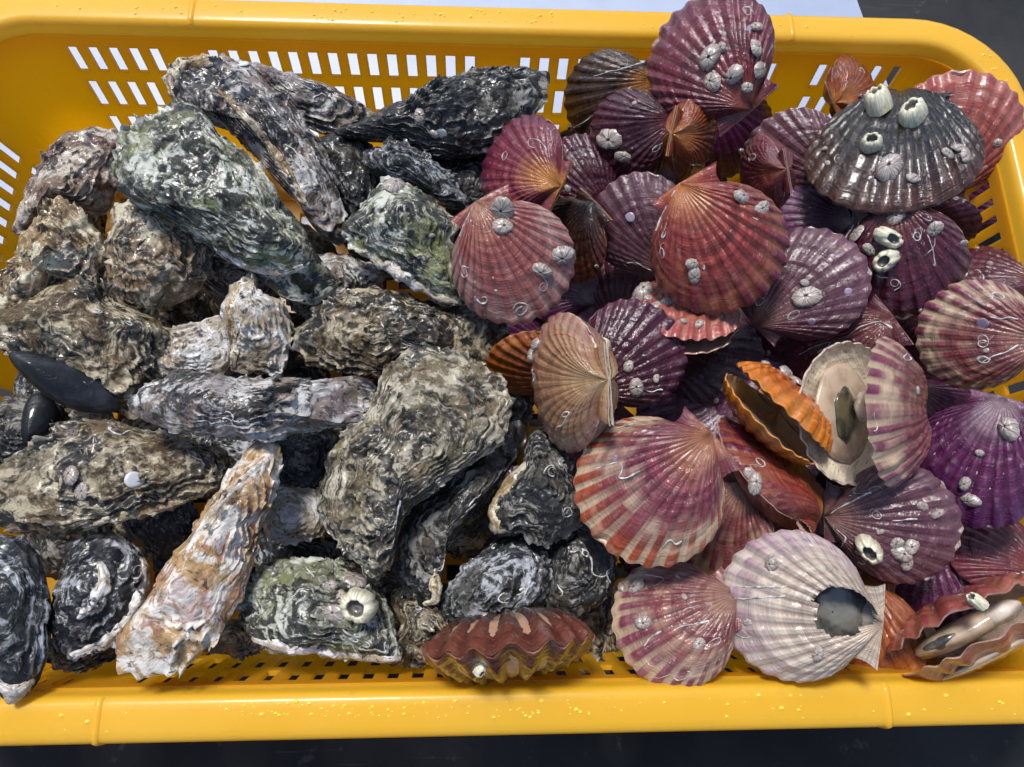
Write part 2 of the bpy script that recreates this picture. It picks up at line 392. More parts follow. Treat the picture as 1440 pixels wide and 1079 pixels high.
for i in range(len(fy) - 1):
    for j in range(len(fx) - 1):
        x, y = (fx[j] + fx[j + 1]) / 2, (fy[i] + fy[i + 1]) / 2
        if any(a < x < a + .9 for a in ax) and any(a < y < a + .9 for a in ay): mask[i, j] = False
fb = MB(); fb.grid(V, mask=mask); fo = fb.build('floor', M_THIN, basket, smooth=False)
sm = fo.modifiers.new('thickness', 'SOLIDIFY'); sm.thickness = .002
prof = [(-.9 * TAN - .02, -.9), (-.06, -.55), (-.0, -.34), (.06, -.18), (.18, -.06), (.34, -.01), (.6, .0), (1.35, -.03), (1.6, -.07), (1.78, -.16), (1.87, -.34), (1.9, -.7), (1.93, -1.5), (1.8, -1.52), (1.76, -.6), (1.5, -.25), (.35, -.2), (.12, -.6)]
rb = MB(); V = np.array([ring(a, z) for a, z in prof]); rb.grid(V, wrap=True); rim = rb.build('rim', M_PLASTIC, basket)
def rim_rib(x, side):
    mbb = MB(); V = []
    for o, z in prof[3:13]:
        r = []
        for dx, up in ((-.2, -.03), (-.13, .05), (-.05, .1), (.05, .1), (.13, .05), (.2, -.03)):
            k = up if o < 1.8 else 0; r.append((x + dx, side * (YB + o + (up * .8 if o > 1.7 else 0)), z + k))
        V.append(r)
    mbb.grid(np.array(V)); mbb.build('rim_rib', M_PLASTIC, basket)
for px, py, sd_ in ((135, 1015, -1), (1250, 998, -1), (270, 8, 1), (1113, 38, 1)): rim_rib(at(px, py, 0)[0], sd_)

# water drops on the rim
rd = random.Random(3); dm = MB()
def drop(x, y, r, zz):
    a = np.linspace(0, 2 * math.pi, 9)[:-1]; V = []
    for q in (0, .35, .7, .92, 1.0):
        V.append(np.stack([x + r * np.cos(a) * (1 - q) ** .45 * 1.0, y + r * np.sin(a) * (1 - q) ** .45 * .8, np.full(8, zz + r * .65 * q)], -1))
    dm.grid(np.array(V), wrap=True)
for (xa, xb, ya, yb, n) in ((430, 790, 12, 32, 90), (900, 1150, 30, 50, 16), (1330, 1440, 60, 140, 70), (60, 430, 5, 25, 14), (300, 800, 985, 1010, 80), (40, 200, 1000, 1030, 8), (850, 1440, 970, 1010, 30), (800, 880, 990, 1005, 8)):
    for _ in range(n):
        p = at(rd.uniform(xa, xb), rd.uniform(ya, yb), 0)
        cx_, cy_ = min(max(p[0], X0 + RC), X1 - RC), min(max(p[1], -YB + RC), YB - RC)
        dd = math.hypot(p[0] - cx_, p[1] - cy_) - RC
        if not (.35 < dd < 1.5): continue
        drop(p[0], p[1], rd.choice([.04, .05, .06, .09, .12]), -.012 if dd < 1.2 else -.04)
dr = dm.build('water_drops', M_WATER, basket); dr['kind'] = 'stuff'

# ------------------------------------------------------------------ barnacles, worm tubes
def barnacle_mesh(name, seed, tall, op, mat, k, amp=.05):
    r = np.random.RandomState(seed); a = np.linspace(0, 2 * math.pi, 31)[:-1]; plate = np.abs(((a / (2 * math.pi) * 6 + r.rand()) % 1) - .5) * 2
    rib = np.cos(a * k + r.rand() * 6) * amp + r.normal(size=30) * .025
    ph = r.rand() * 6; oval = 1 + .16 * np.cos(2 * a + ph)
    V = []; vv = []
    bar = op > .4
    for q, (rad, z, v) in enumerate(((1.02, -.12, 0), (1.03 if bar else 1.0, .1, .1), (1.02 if bar else .94, .35, .35), (.97 if bar else .84, .62, .6), (.86 if bar else .72, .85, .8), (op + .1, 1.0, 1.0), (op, .98, 1.03), (op * .85, .7, 1.1), (op * .5, .55, 1.2), (.02, .62, 1.2))):
        rr = rad * oval * (1 + rib * (1 if q < 6 else .3) - (amp * 1.6 * plate ** 4 if q < 6 else 0))
        zz = z * tall + (.14 * tall * (1 - plate ** 2) - .06 + (r.normal(size=30) * .02) if q in (4, 5, 6) else 0)
        V.append(np.stack([rr * np.cos(a) + .12 * z, rr * np.sin(a), np.broadcast_to(zz, a.shape)], -1)); vv.append(np.full(30, v))
    b = MB(); b.grid(np.array(V) / S, wrap=True, v=np.array(vv), a=np.broadcast_to(a, (10, 30)))
    o = b.build(name, mat); me = o.data; bpy.data.objects.remove(o); return me
BIG = [barnacle_mesh('barnacle_tall', s, 1.2, .5, M_BIG, 9, .025) for s in (1, 2, 3)]
SMALL = [barnacle_mesh('barnacle_flat', s, tl, .13, M_SMALL, kk, .03) for s, tl, kk in ((11, .6, 13), (12, .45, 11), (13, .7, 14), (14, .5, 9), (15, .62, 12), (16, .4, 14))]
def spot_mesh():
    a = np.linspace(0, 2 * math.pi, 21)[:-1]; V = np.array([np.stack([r * np.cos(a) * (1 + .06 * np.sin(3 * a)), r * np.sin(a), np.full(20, z)], -1) for r, z in ((1, -.05), (.95, .06), (.6, .09), (.01, .1))])
    b = MB(); b.grid(V / S, wrap=True); o = b.build('crust', M_SPOT); me = o.data; bpy.data.objects.remove(o); return me
SPOT = spot_mesh()
WSPOT = SPOT.copy(); WSPOT.materials.clear(); WSPOT.materials.append(basic('white_crust', (.55, .55, .55, 1), .35))
class Surf:                                 # the outer skin of a shell, for fixing growths onto it
    def __init__(s, V, root, M, out=1):
        s.V = V; s.root = root; s.M = M
        du = np.gradient(V, axis=1); dv = np.gradient(V, axis=0); N = np.cross(du, dv); N /= np.linalg.norm(N, axis=-1, keepdims=True) + 1e-9
        s.N = N
        A = np.array(M); s.W = V @ A[:3, :3].T + A[:3, 3] / S; WN = N @ A[:3, :3].T
        tc = CAM - s.W; s.px = to_px(s.W)
        if np.mean(N[..., 2]) * out < 0: s.N = -s.N; WN = -WN
        s.face = (WN * tc).sum(-1) / np.linalg.norm(tc, axis=-1)
    def near(s, x, y):
        d = np.hypot(s.px[..., 0] - x, s.px[..., 1] - y) + np.where(s.face < .1, 40, 0); return np.unravel_index(np.argmin(d), d.shape)
    def cm(s, i, j, px):                    # picture size to centimetres at that spot
        return px * -((s.W[i, j] - CAM) @ ROT)[2] / FOC
def put_on(sf, i, j, me, r, rnd, name='barnacle', lean=.25):
    n = Vector(sf.N[i, j]); n = (n + Vector((rnd.uniform(-lean, lean), rnd.uniform(-lean, lean), rnd.uniform(-lean, lean)))).normalized()
    q = n.to_track_quat('Z', 'Y').to_matrix().to_4x4() @ Matrix.Rotation(rnd.uniform(0, 6.28), 4, 'Z')
    p = Vector(sf.V[i, j] * S)
    o = link(name, me, None, sf.root); o.matrix_local = Matrix.Translation(p) @ q @ Matrix.Diagonal((r * S * rnd.uniform(.78, 1.08), r * S * rnd.uniform(.78, 1.08), r * S * rnd.uniform(.75, 1.15), 1))
    return o
def tube(pts, nrm, r, parent, name='worm_tube'):
    P = np.array(pts) + np.array(nrm) * r * .25; n = len(P); T = np.gradient(P, axis=0); T /= np.linalg.norm(T, axis=1, keepdims=True) + 1e-9
    Nn = np.array(nrm); Bn = np.cross(T, Nn); Bn /= np.linalg.norm(Bn, axis=1, keepdims=True) + 1e-9; Nn = np.cross(Bn, T)
    a = np.linspace(0, 2 * math.pi, 7)[:-1]; rad = r * (.35 + .65 * np.linspace(0, 1, n)) * (1 + .3 * np.sin(np.arange(n) * .9 + r * 900) + .2 * np.sin(np.arange(n) * 2.3)); rad[0] *= .3; rad[-1] *= .8
    V = P[:, None] + rad[:, None, None] * (np.cos(a)[None, :, None] * Nn[:, None] + np.sin(a)[None, :, None] * Bn[:, None])
    b = MB(); b.grid(V, wrap=True); return b.build(name, M_TUBE, parent)
def rand_tube(sf, rnd, r, steps, curl, lo=.3, hi=.95):
    n, m = sf.V.shape[:2]; fi, fj = rnd.uniform(lo, hi) * n, rnd.uniform(.15, .85) * m; hd = rnd.uniform(0, 6.28); k = rnd.uniform(-curl, curl)
    pts, nr = [], []
    for _ in range(steps):
        i, j = int(fi), int(fj)
        if not (1 <= i < n - 2 and 1 <= j < m - 2): break
        u, v = fi - i, fj - j
        bl = lambda A: (A[i, j] * (1 - u) + A[i + 1, j] * u) * (1 - v) + (A[i, j + 1] * (1 - u) + A[i + 1, j + 1] * u) * v
        pts.append(bl(sf.V)); nr.append(bl(sf.N))
        su = np.linalg.norm(sf.V[i + 1, j] - sf.V[i, j]) + 1e-3; sv = np.linalg.norm(sf.V[i, j + 1] - sf.V[i, j]) + 1e-3
        fi += math.cos(hd) * .09 / max(su, .02); fj += math.sin(hd) * .09 / max(sv, .02); hd += k; k += rnd.uniform(-.25, .25); k = max(-curl, min(curl, k))
    if len(pts) > 4: tube(pts, nr, r, sf.root)
def px_tube(sf, pl, r=.05):
    pts, nr = [], []
    pl = np.array(pl, float); seg = np.hypot(*np.diff(pl, axis=0).T); L = np.concatenate([[0], np.cumsum(seg)]); q = np.linspace(0, L[-1], max(6, int(L[-1] / 3)))
    for x, y in zip(np.interp(q, L, pl[:, 0]), np.interp(q, L, pl[:, 1])):
        i, j = sf.near(x, y); pts.append(sf.V[i, j]); nr.append(sf.N[i, j])
    pts = np.array(pts); nr = np.array(nr)
    for _ in range(3):
        pts[1:-1] = (pts[:-2] + 2 * pts[1:-1] + pts[2:]) / 4; nr[1:-1] = (nr[:-2] + 2 * nr[1:-1] + nr[2:]) / 4
    tube(pts, nr / np.linalg.norm(nr, axis=1, keepdims=True), r, sf.root)

# ------------------------------------------------------------------ scallops
PAL = {  # umbo, mid, margin, tile, inside, tile amount, grime
 'purple':  ('8c4c40', '70283a', '5e1e40', '8a4a56', 'cfa9a0', .4, .25),
 'mauve':   ('a07a70', '7a4a54', '744a58', '9c7074', 'd0b8b0', .45, .25),
 'deep':    ('6e2630', '581a2c', '4e1838', '7a3644', 'b08a90', .35, .25),
 'wine':    ('9a4a34', '86283a', '782042', '9c4a50', 'c09a90', .45, .3),
 'red':     ('e48a3c', 'b4463a', '7c2844', 'ec9a60', 'd8b09a', .35, .22),
 'fire':    ('c07c4c', '9c4452', 'cc6030', 'f4dcb4', 'e8c8a8', .9, .1),
 'pink':    ('cc8c6c', 'c0685c', 'c07e78', 'ecc8b8', 'e0c0b0', .6, .15),
 'blush':   ('c09078', 'a0504e', '944460', 'e8cca4', 'e0c8b8', .85, .12),
 'orange':  ('d8842c', 'b8501c', '8c2c38', 'd88a38', 'd8a870', .35, .2),
 'sunset':  ('f0a03c', 'a84050', '761c50', 'c06a70', 'd8a870', .35, .08),
 'vivid':   ('f08a2c', 'ff7a10', 'ff9018', 'ffb050', 'd09a50', .3, .05),
 'brown':   ('221a14', '241a12', '5e3626', '3c2418', '6a5040', .3, .8),
 'black':   ('e09434', '5a3a1c', '1c1410', '7a5024', '907050', .35, .4),
 'violet':  ('a88c94', '782a60', '561c58', '8c4a80', 'b898b0', .4, .15),
 'cream':   ('f4dcb8', 'f8e4c8', 'dcb8c4', 'fff4dc', 'd8d0c0', .6, .2),
 'tan':     ('dcb47c', 'd0986c', 'c4786a', 'ecd0ac', 'e0d0b8', .5, .15),
 'rust':    ('1c1412', '4a2619', '8e4a36', '6e3c2a', 'b08060', .25, .6),
 'coral':   ('b05844', 'c45a44', 'c45a54', 'ec9c80', 'd8b4a0', .5, .15),
 'amber':   ('a0541c', 'c0621c', 'b05214', 'e0903c', 'c09060', .4, .2),
}
def mat_sc(pal, seed, **o):
    p = list(PAL[pal]);
    return group_mat('scallop_' + pal, G_SC, Umbo=lin(p[0], .66), Mid=lin(p[1], .54), Margin=lin(p[2], .58), Tile=lin(p[3], .66), Inside=lin(o.get('inside', p[4])), TileAmount=p[5], Grime=p[6], Seed=float(seed) * 1.37)
PHI = math.radians(58)
def valve(D, sgn, N, H, ribA, seed, gape, hi=True, hole=None, jseed=0, earL=.29, earR=.24):
    r = np.random.RandomState(seed); nt = N * 6 + 1 if hi else N * 4 + 1; ns = 54 if hi else 22
    t = np.linspace(-1, 1, nt)[None]; s = (np.linspace(0.0, 1, ns) ** .85)[:, None]
    phi = PHI * t * (1.32 - .32 * t * t); dc = D / (1 + math.sin(PHI)); rc = dc * math.sin(PHI)
    R = dc * np.cos(phi) + np.sqrt(np.maximum(rc ** 2 - (dc * np.sin(phi)) ** 2, (.06 * D) ** 2))
    c = np.cos(math.pi * N * t); edge = 1 - np.abs(t) ** 8
    R = R * (1 + .010 * c * sstep(.7, 1, s) * edge)
    q0 = np.stack([t * 2 + 0 * s, s * 3 + 0 * t, 0 * s * t], -1)
    R = R * (1 + .022 * fbm(q0 * .7, 2, jseed) * s)
    R = R * (1 - .035 * sstep(.35, .6, fbm(q0 * np.array([5., 0., 1.]), 2, seed + .7)) * sstep(.9, 1, s) * (1 if hi else 0))
    X = 1.05 * s * R * np.sin(phi); Y = s * R * np.cos(phi)
    f = s ** .62 * (1 - s) ** .82; f = f / .455; wv = (1 - np.abs(t) ** 3.2) ** .6
    Z = sgn * H * D * f * wv * (1 + .06 * fbm(q0 * .8, 2, seed + 3.3))
    step = (np.interp(s, np.linspace(0, 1, 40), np.cumsum(r.rand(40) ** 4 - .2)) ); Z = Z + sgn * D * .0022 * np.sin(step * 6) * edge * sstep(0, .2, s)
    rj = np.random.RandomState(jseed); jit = np.interp(t[0], np.linspace(-1, 1, N + 3), rj.normal(size=N + 3))[None]
    c = np.cos(math.pi * (N * t + .22 * jit)); A = ribA * D * s ** .9 * edge * (1 + .28 * np.interp(t[0], np.linspace(-1, 1, 9), rj.normal(size=9))[None])
    gw = fbm(q0 * np.array([.6, 6., 1.]), 3, seed + 9.1); A = A * (1 + .35 * gw); Z = Z + sgn * .006 * D * gw * sstep(.15, .5, s)
    Z = Z + A * c * (.8 + .2 * fbm(q0 * np.array([6., 9., 1.]), 2, seed))
    Z = Z + sgn * .012 * D * .5
    gx = .007 * D * perlin(np.stack([t * 9 + 0 * s, s * 14 + 0 * t, 0 * s * t + seed], -1)); Z = Z + sgn * gx * sstep(.1, .4, s)
    def hinge(x, y, z):
        ca, sa = math.cos(gape), math.sin(gape) * sgn
        return np.stack([x, y * ca - z * sa * 1.0 - D / 2, y * sa * 1.0 + z * ca], -1)
    V = hinge(X, Y, Z)
    rib = (.5 + .5 * c * sgn) + 0 * s; ang = t * N / 2 + 0 * s; rad = s + 0 * t
    b = MB(); mask = None
    if hole is not None:
        sc, tc, sr, tr = hole
        sm_, tm = (s[:-1] + s[1:]) / 2, (t[:, :-1] + t[:, 1:]) / 2
        hh = ((sm_ - sc) / sr) ** 2 + ((tm - tc) / tr) ** 2; rough = .35 * fbm(np.stack([tm * 9 + 0 * sm_, sm_ * 12 + 0 * tm, 0 * sm_ * tm], -1), 3, 5)
        mask = hh + rough > 1
    b.grid(V, mask=mask, rad=rad, ang=ang, rib=rib, inn=0.)
    th = .013 * D
    k = np.arange(0, ns, 2 if hi else 3); k = np.unique(np.append(k, ns - 1))
    Vi = hinge(X * .985, Y * .988, Z - A * c * (1 - .9 * sstep(.72, 1, s)) - sgn * th * (1 - .55 * s ** 4))[k]
    mi = None
    if mask is not None: mi = mask[np.minimum(k[:-1], ns - 2)]
    b.grid(Vi, mask=mi, flip=True, rad=rad[k], ang=ang[k], rib=rib[k], inn=1.)
    b.grid(np.stack([V[-1], Vi[-1]]), rad=1., ang=ang[-1:], rib=rib[-1:], inn=.5)
    for sd_, e, q in ((-1, earL, .30), (1, earR, .26)):       # the two ears beside the beak
        a = np.linspace(0, 1, 13)[None]; bb = np.linspace(0, 1, 14)[:, None]
        Qx, Qy = sd_ * q * D * math.sin(PHI), q * D * math.cos(PHI); Ex, Ey = sd_ * e * D, .01 * D
        px = (Qx * (1 - a) + Ex * a) * (1 - .07 * np.sin(math.pi * a)); py = (Qy * (1 - a) + Ey * a) * (1 - .07 * np.sin(math.pi * a))
        x = bb * px * 1.0; y = bb * py + 0.0; rr = np.cos(a * 5 * 2 * math.pi)
        z = sgn * D * (.012 + .03 * np.sin(math.pi * np.clip(a, 0, 1)) * bb * .7 + .006 * rr * bb) + sgn * .02 * D * (1 - a) * np.sin(bb * math.pi) + sgn * .008 * D * fbm(np.stack([x, y, 0 * x + seed], -1) * 1.2, 2)
        x = x + (1 - a) * -sd_ * .012 * D
        E = hinge(x, y, z); Ei = hinge(x * .99, y * .99, z - sgn * th * .7)
        at_ = dict(rad=.12 + bb * .35 + 0 * a, ang=sd_ * (N / 2 + 3 * a) + 0 * bb, rib=.5 + .5 * rr + 0 * bb)
        b.grid(E, inn=0., **at_); b.grid(Ei, flip=True, inn=1., **at_); b.grid(np.stack([E[-1], Ei[-1]]), rad=.5, inn=.5)
        b.grid(np.stack([E[:, -1], Ei[:, -1]]), rad=.3, inn=.5)
    return b, V
def sc_frame(cx, cy, z, dpx, th, p, r):
    C = at(cx, cy, z); v = unit(CAM - C); right = ROT[:, 0]; e1 = unit(right - v * np.dot(right, v)); e2 = np.cross(v, e1)
    th, p, r = map(math.radians, (th, p, r))
    y = e1 * math.cos(th) - e2 * math.sin(th); n = v; x = np.cross(y, n)
    y, n = y * math.cos(p) + n * math.sin(p), n * math.cos(p) - y * math.sin(p)
    n, x = n * math.cos(r) + x * math.sin(r), x * math.cos(r) - n * math.sin(r)
    D = dpx * -((C - CAM) @ ROT)[2] / FOC
    return frame(x, y, n, C), D
UNSEEN = {'deep14', 'bed0', 'bed4', 'bed7', 'bed8', 'bed9', 'bed10', 'bed11', 'bed13', 'bed14', 'd2', 'd15', 'd17', 'd18', 'd26'}   # nothing of them would show
BURIED = {
 'deep3': 'shadowed scallop in the dark gap left of the small gaping orange one', 'deep13': 'dark scallop showing between the small orange and small wine red scallops',
 'deep2': 'shadowed scallop under the lower tip of the pale lavender one', 'deep17': 'shadowed scallop behind the ears of the flame patterned one',
 'deep1': 'dark scallop in the gap right of the pale pink ribbed one', 'deep10': 'shadowed scallop between the gaping cream one and the right-edge pink and cream one',
 'deep6': 'dark scallop just above the tip of the gaping cream scallop', 'deep4': 'dark scallop in the gap under the beak of the flat mauve one',
 'deep7': 'dark scallop left of the beak of the creamy mauve one', 'deep11': 'dark scallop touching the left end of the gaping orange one',
 'deep15': 'dark scallop sliver between the tan upright and flame patterned ones', 'deep12': 'dark scallop sliver under the small orange upright one',
 'bed6': 'dark scallop sliver under the lower margin of the pale pink ribbed one', 'bed5': 'dark scallop low behind the slots of the right wall',
 'bed12': 'dark scallop sliver above the black tube-covered oyster', 'deep9': 'dark scallop sliver under the gaping cream scallop',
 'deep8': 'dark scallop sliver between the flame patterned and mauve front ones', 'deep5': 'dark scallop sliver under the black-brown barnacled one',
 'd20': 'shadowed oyster on the basket floor left of the slanting cream oyster', 'd12': 'dark oyster behind the tube crusted front oyster',
 'd13': 'dark oyster behind the curled-edge oyster at front left', 'd14': 'dark oyster right of the dark pointed oyster',
 'd24': 'shadowed oyster behind the chalky white flat one', 'd27': 'dark oyster low at the front wall left of the mauve front scallop',
 'd25': 'dark oyster under the left part of the long crosswise oyster', 'd10': 'dark oyster right of the big grey-brown curved one',
 'd16': 'dark oyster under the tip of the dark pointed oyster', 'd4': 'dark oyster in the gap beside the big green oyster tip',
 'd23': 'dark oyster in the gap left of the flat mottled one', 'd7': 'dark oyster just behind the long crosswise oyster',
 'd5': 'dark oyster sliver below the glossy black mussel', 'd6': 'dark oyster sliver at the left tip of the long crosswise oyster',
 'd1': 'dark oyster sliver left below the lumpy cream and tan one', 'd22': 'dark oyster sliver between the mussel and the left edge',
 'd0': 'dark oyster sliver between the maroon-flanked and lumpy tan ones', 'd3': 'dark oyster sliver left of the round cream-green one',
 'd8': 'dark oyster sliver under the folded chalky white fragment', 'd21': 'dark oyster sliver above the curled-edge oyster',
}
SURF = {}; THING = {}
GRP = 'live scallops heaped in the right half of the basket'
def scallop(key, label_, cx, cy, z, dpx, th, p=0, r=0, pal='purple', N=21, H=.185, rib=.0095, gape=0, barn=2, tubes=2, hole=None, low=True, group=GRP, inside=None, spots=0, hi=True):
    seed = sum(ord(c) * (i + 3) for i, c in enumerate(key)) % 997
    rnd = random.Random(seed); M, D = sc_frame(cx, cy, z, dpx, th, p, r)
    if key in UNSEEN: return
    label = BURIED.get(key, label_)
    root = thing('scallop', label, 'scallop', M, group)
    mat = mat_sc(pal, seed, **({'inside': inside} if inside else {}))
    g = math.radians(gape) / 2
    b, V = valve(D, 1, N, H, rib, seed, g, hi, hole, seed); ub = b.build('upper_valve', mat, root)
    if low:
        b2, V2 = valve(D, -1, N, H * .95, rib, seed + 1, g, hi and abs(p) > 25, None, seed); lb = b2.build('lower_valve', mat, root)
    sf = Surf(V, ub, M); SURF[key] = sf; THING[key] = root
    if low:
        SURF[key + '_low'] = Surf(V2, lb, M, -1)
    n, m = V.shape[:2]
    for _ in range(barn):
        put_on(sf, int(rnd.uniform(.35, .95) * (n - 1)), int(rnd.uniform(.15, .85) * (m - 1)), rnd.choice(SMALL), rnd.uniform(.12, .28), rnd)
    for _ in range(tubes): rand_tube(sf, rnd, rnd.uniform(.022, .042), rnd.randint(8, 34), .5)
    for _ in range(spots): put_on(sf, int(rnd.uniform(.45, .9) * (n - 1)), int(rnd.uniform(.2, .8) * (m - 1)), SPOT, rnd.uniform(.14, .3), rnd, 'crust', 0)
    return root, M, D
# key, label, centre x y (picture), height, size, heading of the margin, pitch, roll
scallop('top', 'large purplish red scallop perched on the far rim, clustered with small barnacles', 1002, 86, 2.6, 186, 226, -22, 0, 'wine', barn=1, tubes=1, spots=1)
scallop('blk', 'blackish scallop with orange rays and white worm lines beside the far wall', 862, 140, -1.5, 140, 158, -8, 0, 'black', barn=0, tubes=3)
scallop('pur3', 'purple ribbed scallop with a domed barnacle under the blackish orange-rayed scallop', 892, 190, -1.0, 130, 160, -12, 0, 'deep', barn=1, tubes=1)
scallop('org4', 'small orange scallop standing hinge up below the large rim-top scallop', 974, 192, .3, 124, 8, -62, 0, 'orange', H=.24, barn=0, tubes=2)
scallop('pur8', 'dark purple scallop wedged behind the orange-beaked purple scallop', 818, 250, -3.0, 120, 230, 0, 10, 'deep', barn=1, tubes=0)
scallop('pur5', 'purple scallop with bright orange beak and hinge facing the rear right', 736, 236, -.2, 152, 205, -40, 0, 'sunset', barn=0, tubes=3)
scallop('dark7', 'dark red barnacled scallop beside the pale pink ribbed scallop', 806, 335, -2.2, 130, 120, -30, 30, 'rust', barn=3, tubes=1)
scallop('pink6', 'pale pink ribbed scallop with two white worm rings near its lower margin', 718, 364, 1.4, 184, 58, -4, 0, 'pink', rib=.014, barn=0, tubes=2, spots=1)
scallop('lav9', 'pale lavender smooth scallop tucked left of the red-orange scallop', 900, 318, -.8, 150, 232, 4, -14, 'mauve', rib=.006, barn=0, tubes=1, spots=2)
scallop('red10', 'glossy red and orange scallop with one pale ray in the centre of the heap', 1005, 344, 2.0, 198, 58, -2, 0, 'red', rib=.012, barn=0, tubes=1)
scallop('wine11', 'small wine red scallop standing hinge up between red and brown scallops', 1076, 246, .4, 116, 165, -60, 0, 'wine', H=.24, barn=1, tubes=1)
scallop('mauve12', 'brownish mauve scallop half hidden left of the barnacled black-brown scallop', 1120, 230, -2.2, 150, 200, 0, -10, 'mauve', barn=0, tubes=0)
scallop('brn13', 'black-brown scallop topped with three big cream barnacles', 1254, 212, 1.4, 236, 90, 48, 0, 'brown', rib=.014, barn=0, tubes=1)
scallop('org14', 'orange scallop standing hinge up against the far wall slots', 1200, 132, -1.2, 112, -28, -62, 0, 'orange', H=.24, barn=0, tubes=2)
scallop('pnk15', 'coral pink scallop leaning on the right wall behind the black-brown one', 1338, 195, -1.4, 176, 276, 0, 12, 'coral', barn=2, tubes=2, spots=1)
scallop('pur16', 'purple scallop bearing two stacked white barnacle shells below the black-brown one', 1264, 364, .5, 176, 82, -6, 0, 'purple', barn=2, tubes=4)
scallop('tip17', 'dark purple scallop edge poking out against the right wall', 1330, 310, -3.0, 90, 20, 0, 40, 'deep', barn=0, tubes=0, hi=False)
scallop('mauve18', 'flat mauve scallop with a furry barnacle in its middle, beak at lower left', 1130, 404, .2, 168, 318, 0, -8, 'mauve', rib=.008, barn=1, tubes=2, spots=3)
scallop('olive19', 'olive tinged purple scallop deep between the mauve scallops', 1140, 305, -2.6, 110, 190, 0, 20, 'violet', barn=0, tubes=0, hi=False)
scallop('rt20', 'purple scallop lying edge up against the right wall', 1402, 386, -1.8, 120, 200, -10, 48, 'purple', barn=2, tubes=1)
scallop('rt21', 'pink and cream rayed scallop at the right edge, beak pointing right', 1378, 472, 1.0, 162, 184, -4, -6, 'blush', barn=1, tubes=3, spots=1)
scallop('rt22', 'vivid purple scallop at the right edge with a lilac crust spot', 1378, 646, .8, 186, 112, 0, 6, 'violet', rib=.013, barn=1, tubes=2)
scallop('pur23', 'purple scallop with worm tubes just behind the gaping cream scallop', 1182, 492, -1.6, 160, 145, -10, 0, 'purple', barn=2, tubes=4)
scallop('or30', 'orange brown scallop edge peeping out left of the tan upright scallop', 748, 512, -1.8, 130, 185, 15, -45, 'amber', rib=.02, barn=0, tubes=0)
scallop('pur28', 'dark purple round scallop dotted with grey barnacles behind the tan one', 884, 502, -1.0, 160, 320, 0, 0, 'deep', rib=.008, barn=1, tubes=1)
scallop('tan29', 'tan and pink scallop standing on edge with its hinge toward the viewer', 800, 538, 1.8, 206, 176, -60, 0, 'tan', H=.22, barn=0, tubes=2)
scallop('frl31', 'coral scallop with frilled margin and grey barnacle crust under the red-orange one', 962, 440, -1.6, 160, 108, 56, 8, 'coral', rib=.02, gape=8, barn=6, tubes=2)
scallop('pkb36', 'rosy scallop with cream margin half buried below the flame patterned one', 1020, 742, -2.4, 150, 120, -12, 20, 'blush', barn=1, tubes=1)
scallop('fire27', 'big flame patterned scallop of red, orange and cream in the front middle', 918, 684, 2.0, 222, 139, -6, 0, 'fire', rib=.009, barn=0, tubes=1, spots=1)
scallop('mag26', 'closed magenta and orange scallop seen along its shell seam', 1080, 664, -1.4, 190, 231, 6, 74, 'red', rib=.004, H=.22, barn=0, tubes=1)
scallop('pur35', 'creamy mauve scallop with a yellowish barnacle, under the gaping cream one', 1254, 734, -.4, 176, 6, -4, 8, 'mauve', barn=2, tubes=4)
scallop('mar39', 'maroon ribbed scallop lying low at the right edge', 1398, 775, -2.4, 130, 215, 10, 30, 'wine', rib=.016, barn=1, tubes=0)
scallop('dk40', 'dark violet scallop deep in the shade above the gaping red scallop', 1300, 815, -4.2, 150, 100, 0, 0, 'violet', barn=0, tubes=0, hi=False)
scallop('amb37', 'orange brown ribbed scallop lying under the broken white one', 1210, 890, -3.0, 170, 100, 0, 12, 'amber', barn=0, tubes=0)
scallop('mau33', 'mauve and cream scallop against the front wall left of the broken one', 952, 872, -.8, 184, 158, 4, 6, 'blush', barn=2, tubes=3)
scallop('brk34', 'broken cream white scallop with a hole near its beak', 1122, 852, .8, 216, 192, -2, -8, 'cream', rib=.013, barn=2, tubes=2, hole=(.23, .25, .19, .62), inside='8c8a80')
scallop('rst41', 'rusty brown scallop at the front wall, wavy seam facing the viewer', 716, 908, -.2, 246, 84, 88, 0, 'rust', rib=.028, N=15, H=.22, barn=1, tubes=1)
# the gaping ones
rt24 = scallop('open24', 'gaping cream and purple scallop showing its beige inside', 1226, 580, 1.4, 212, 178, 61, 0, 'blush', rib=.013, H=.21, gape=26, barn=1, tubes=2, inside='e8d8bc')
rt25 = scallop('open25', 'small vivid orange scallop gaping open in the heap centre', 1092, 580, .1, 178, 136, 85, 0, 'vivid', rib=.012, H=.26, gape=11, barn=3, tubes=1, inside='d0a060')
rt38 = scallop('open38', 'gaping red scallop with pale flesh in the front right corner', 1362, 884, -.6, 240, 63, 90, 0, 'coral', rib=.017, N=15, gape=10, barn=2, tubes=2, inside='e0c8b4')

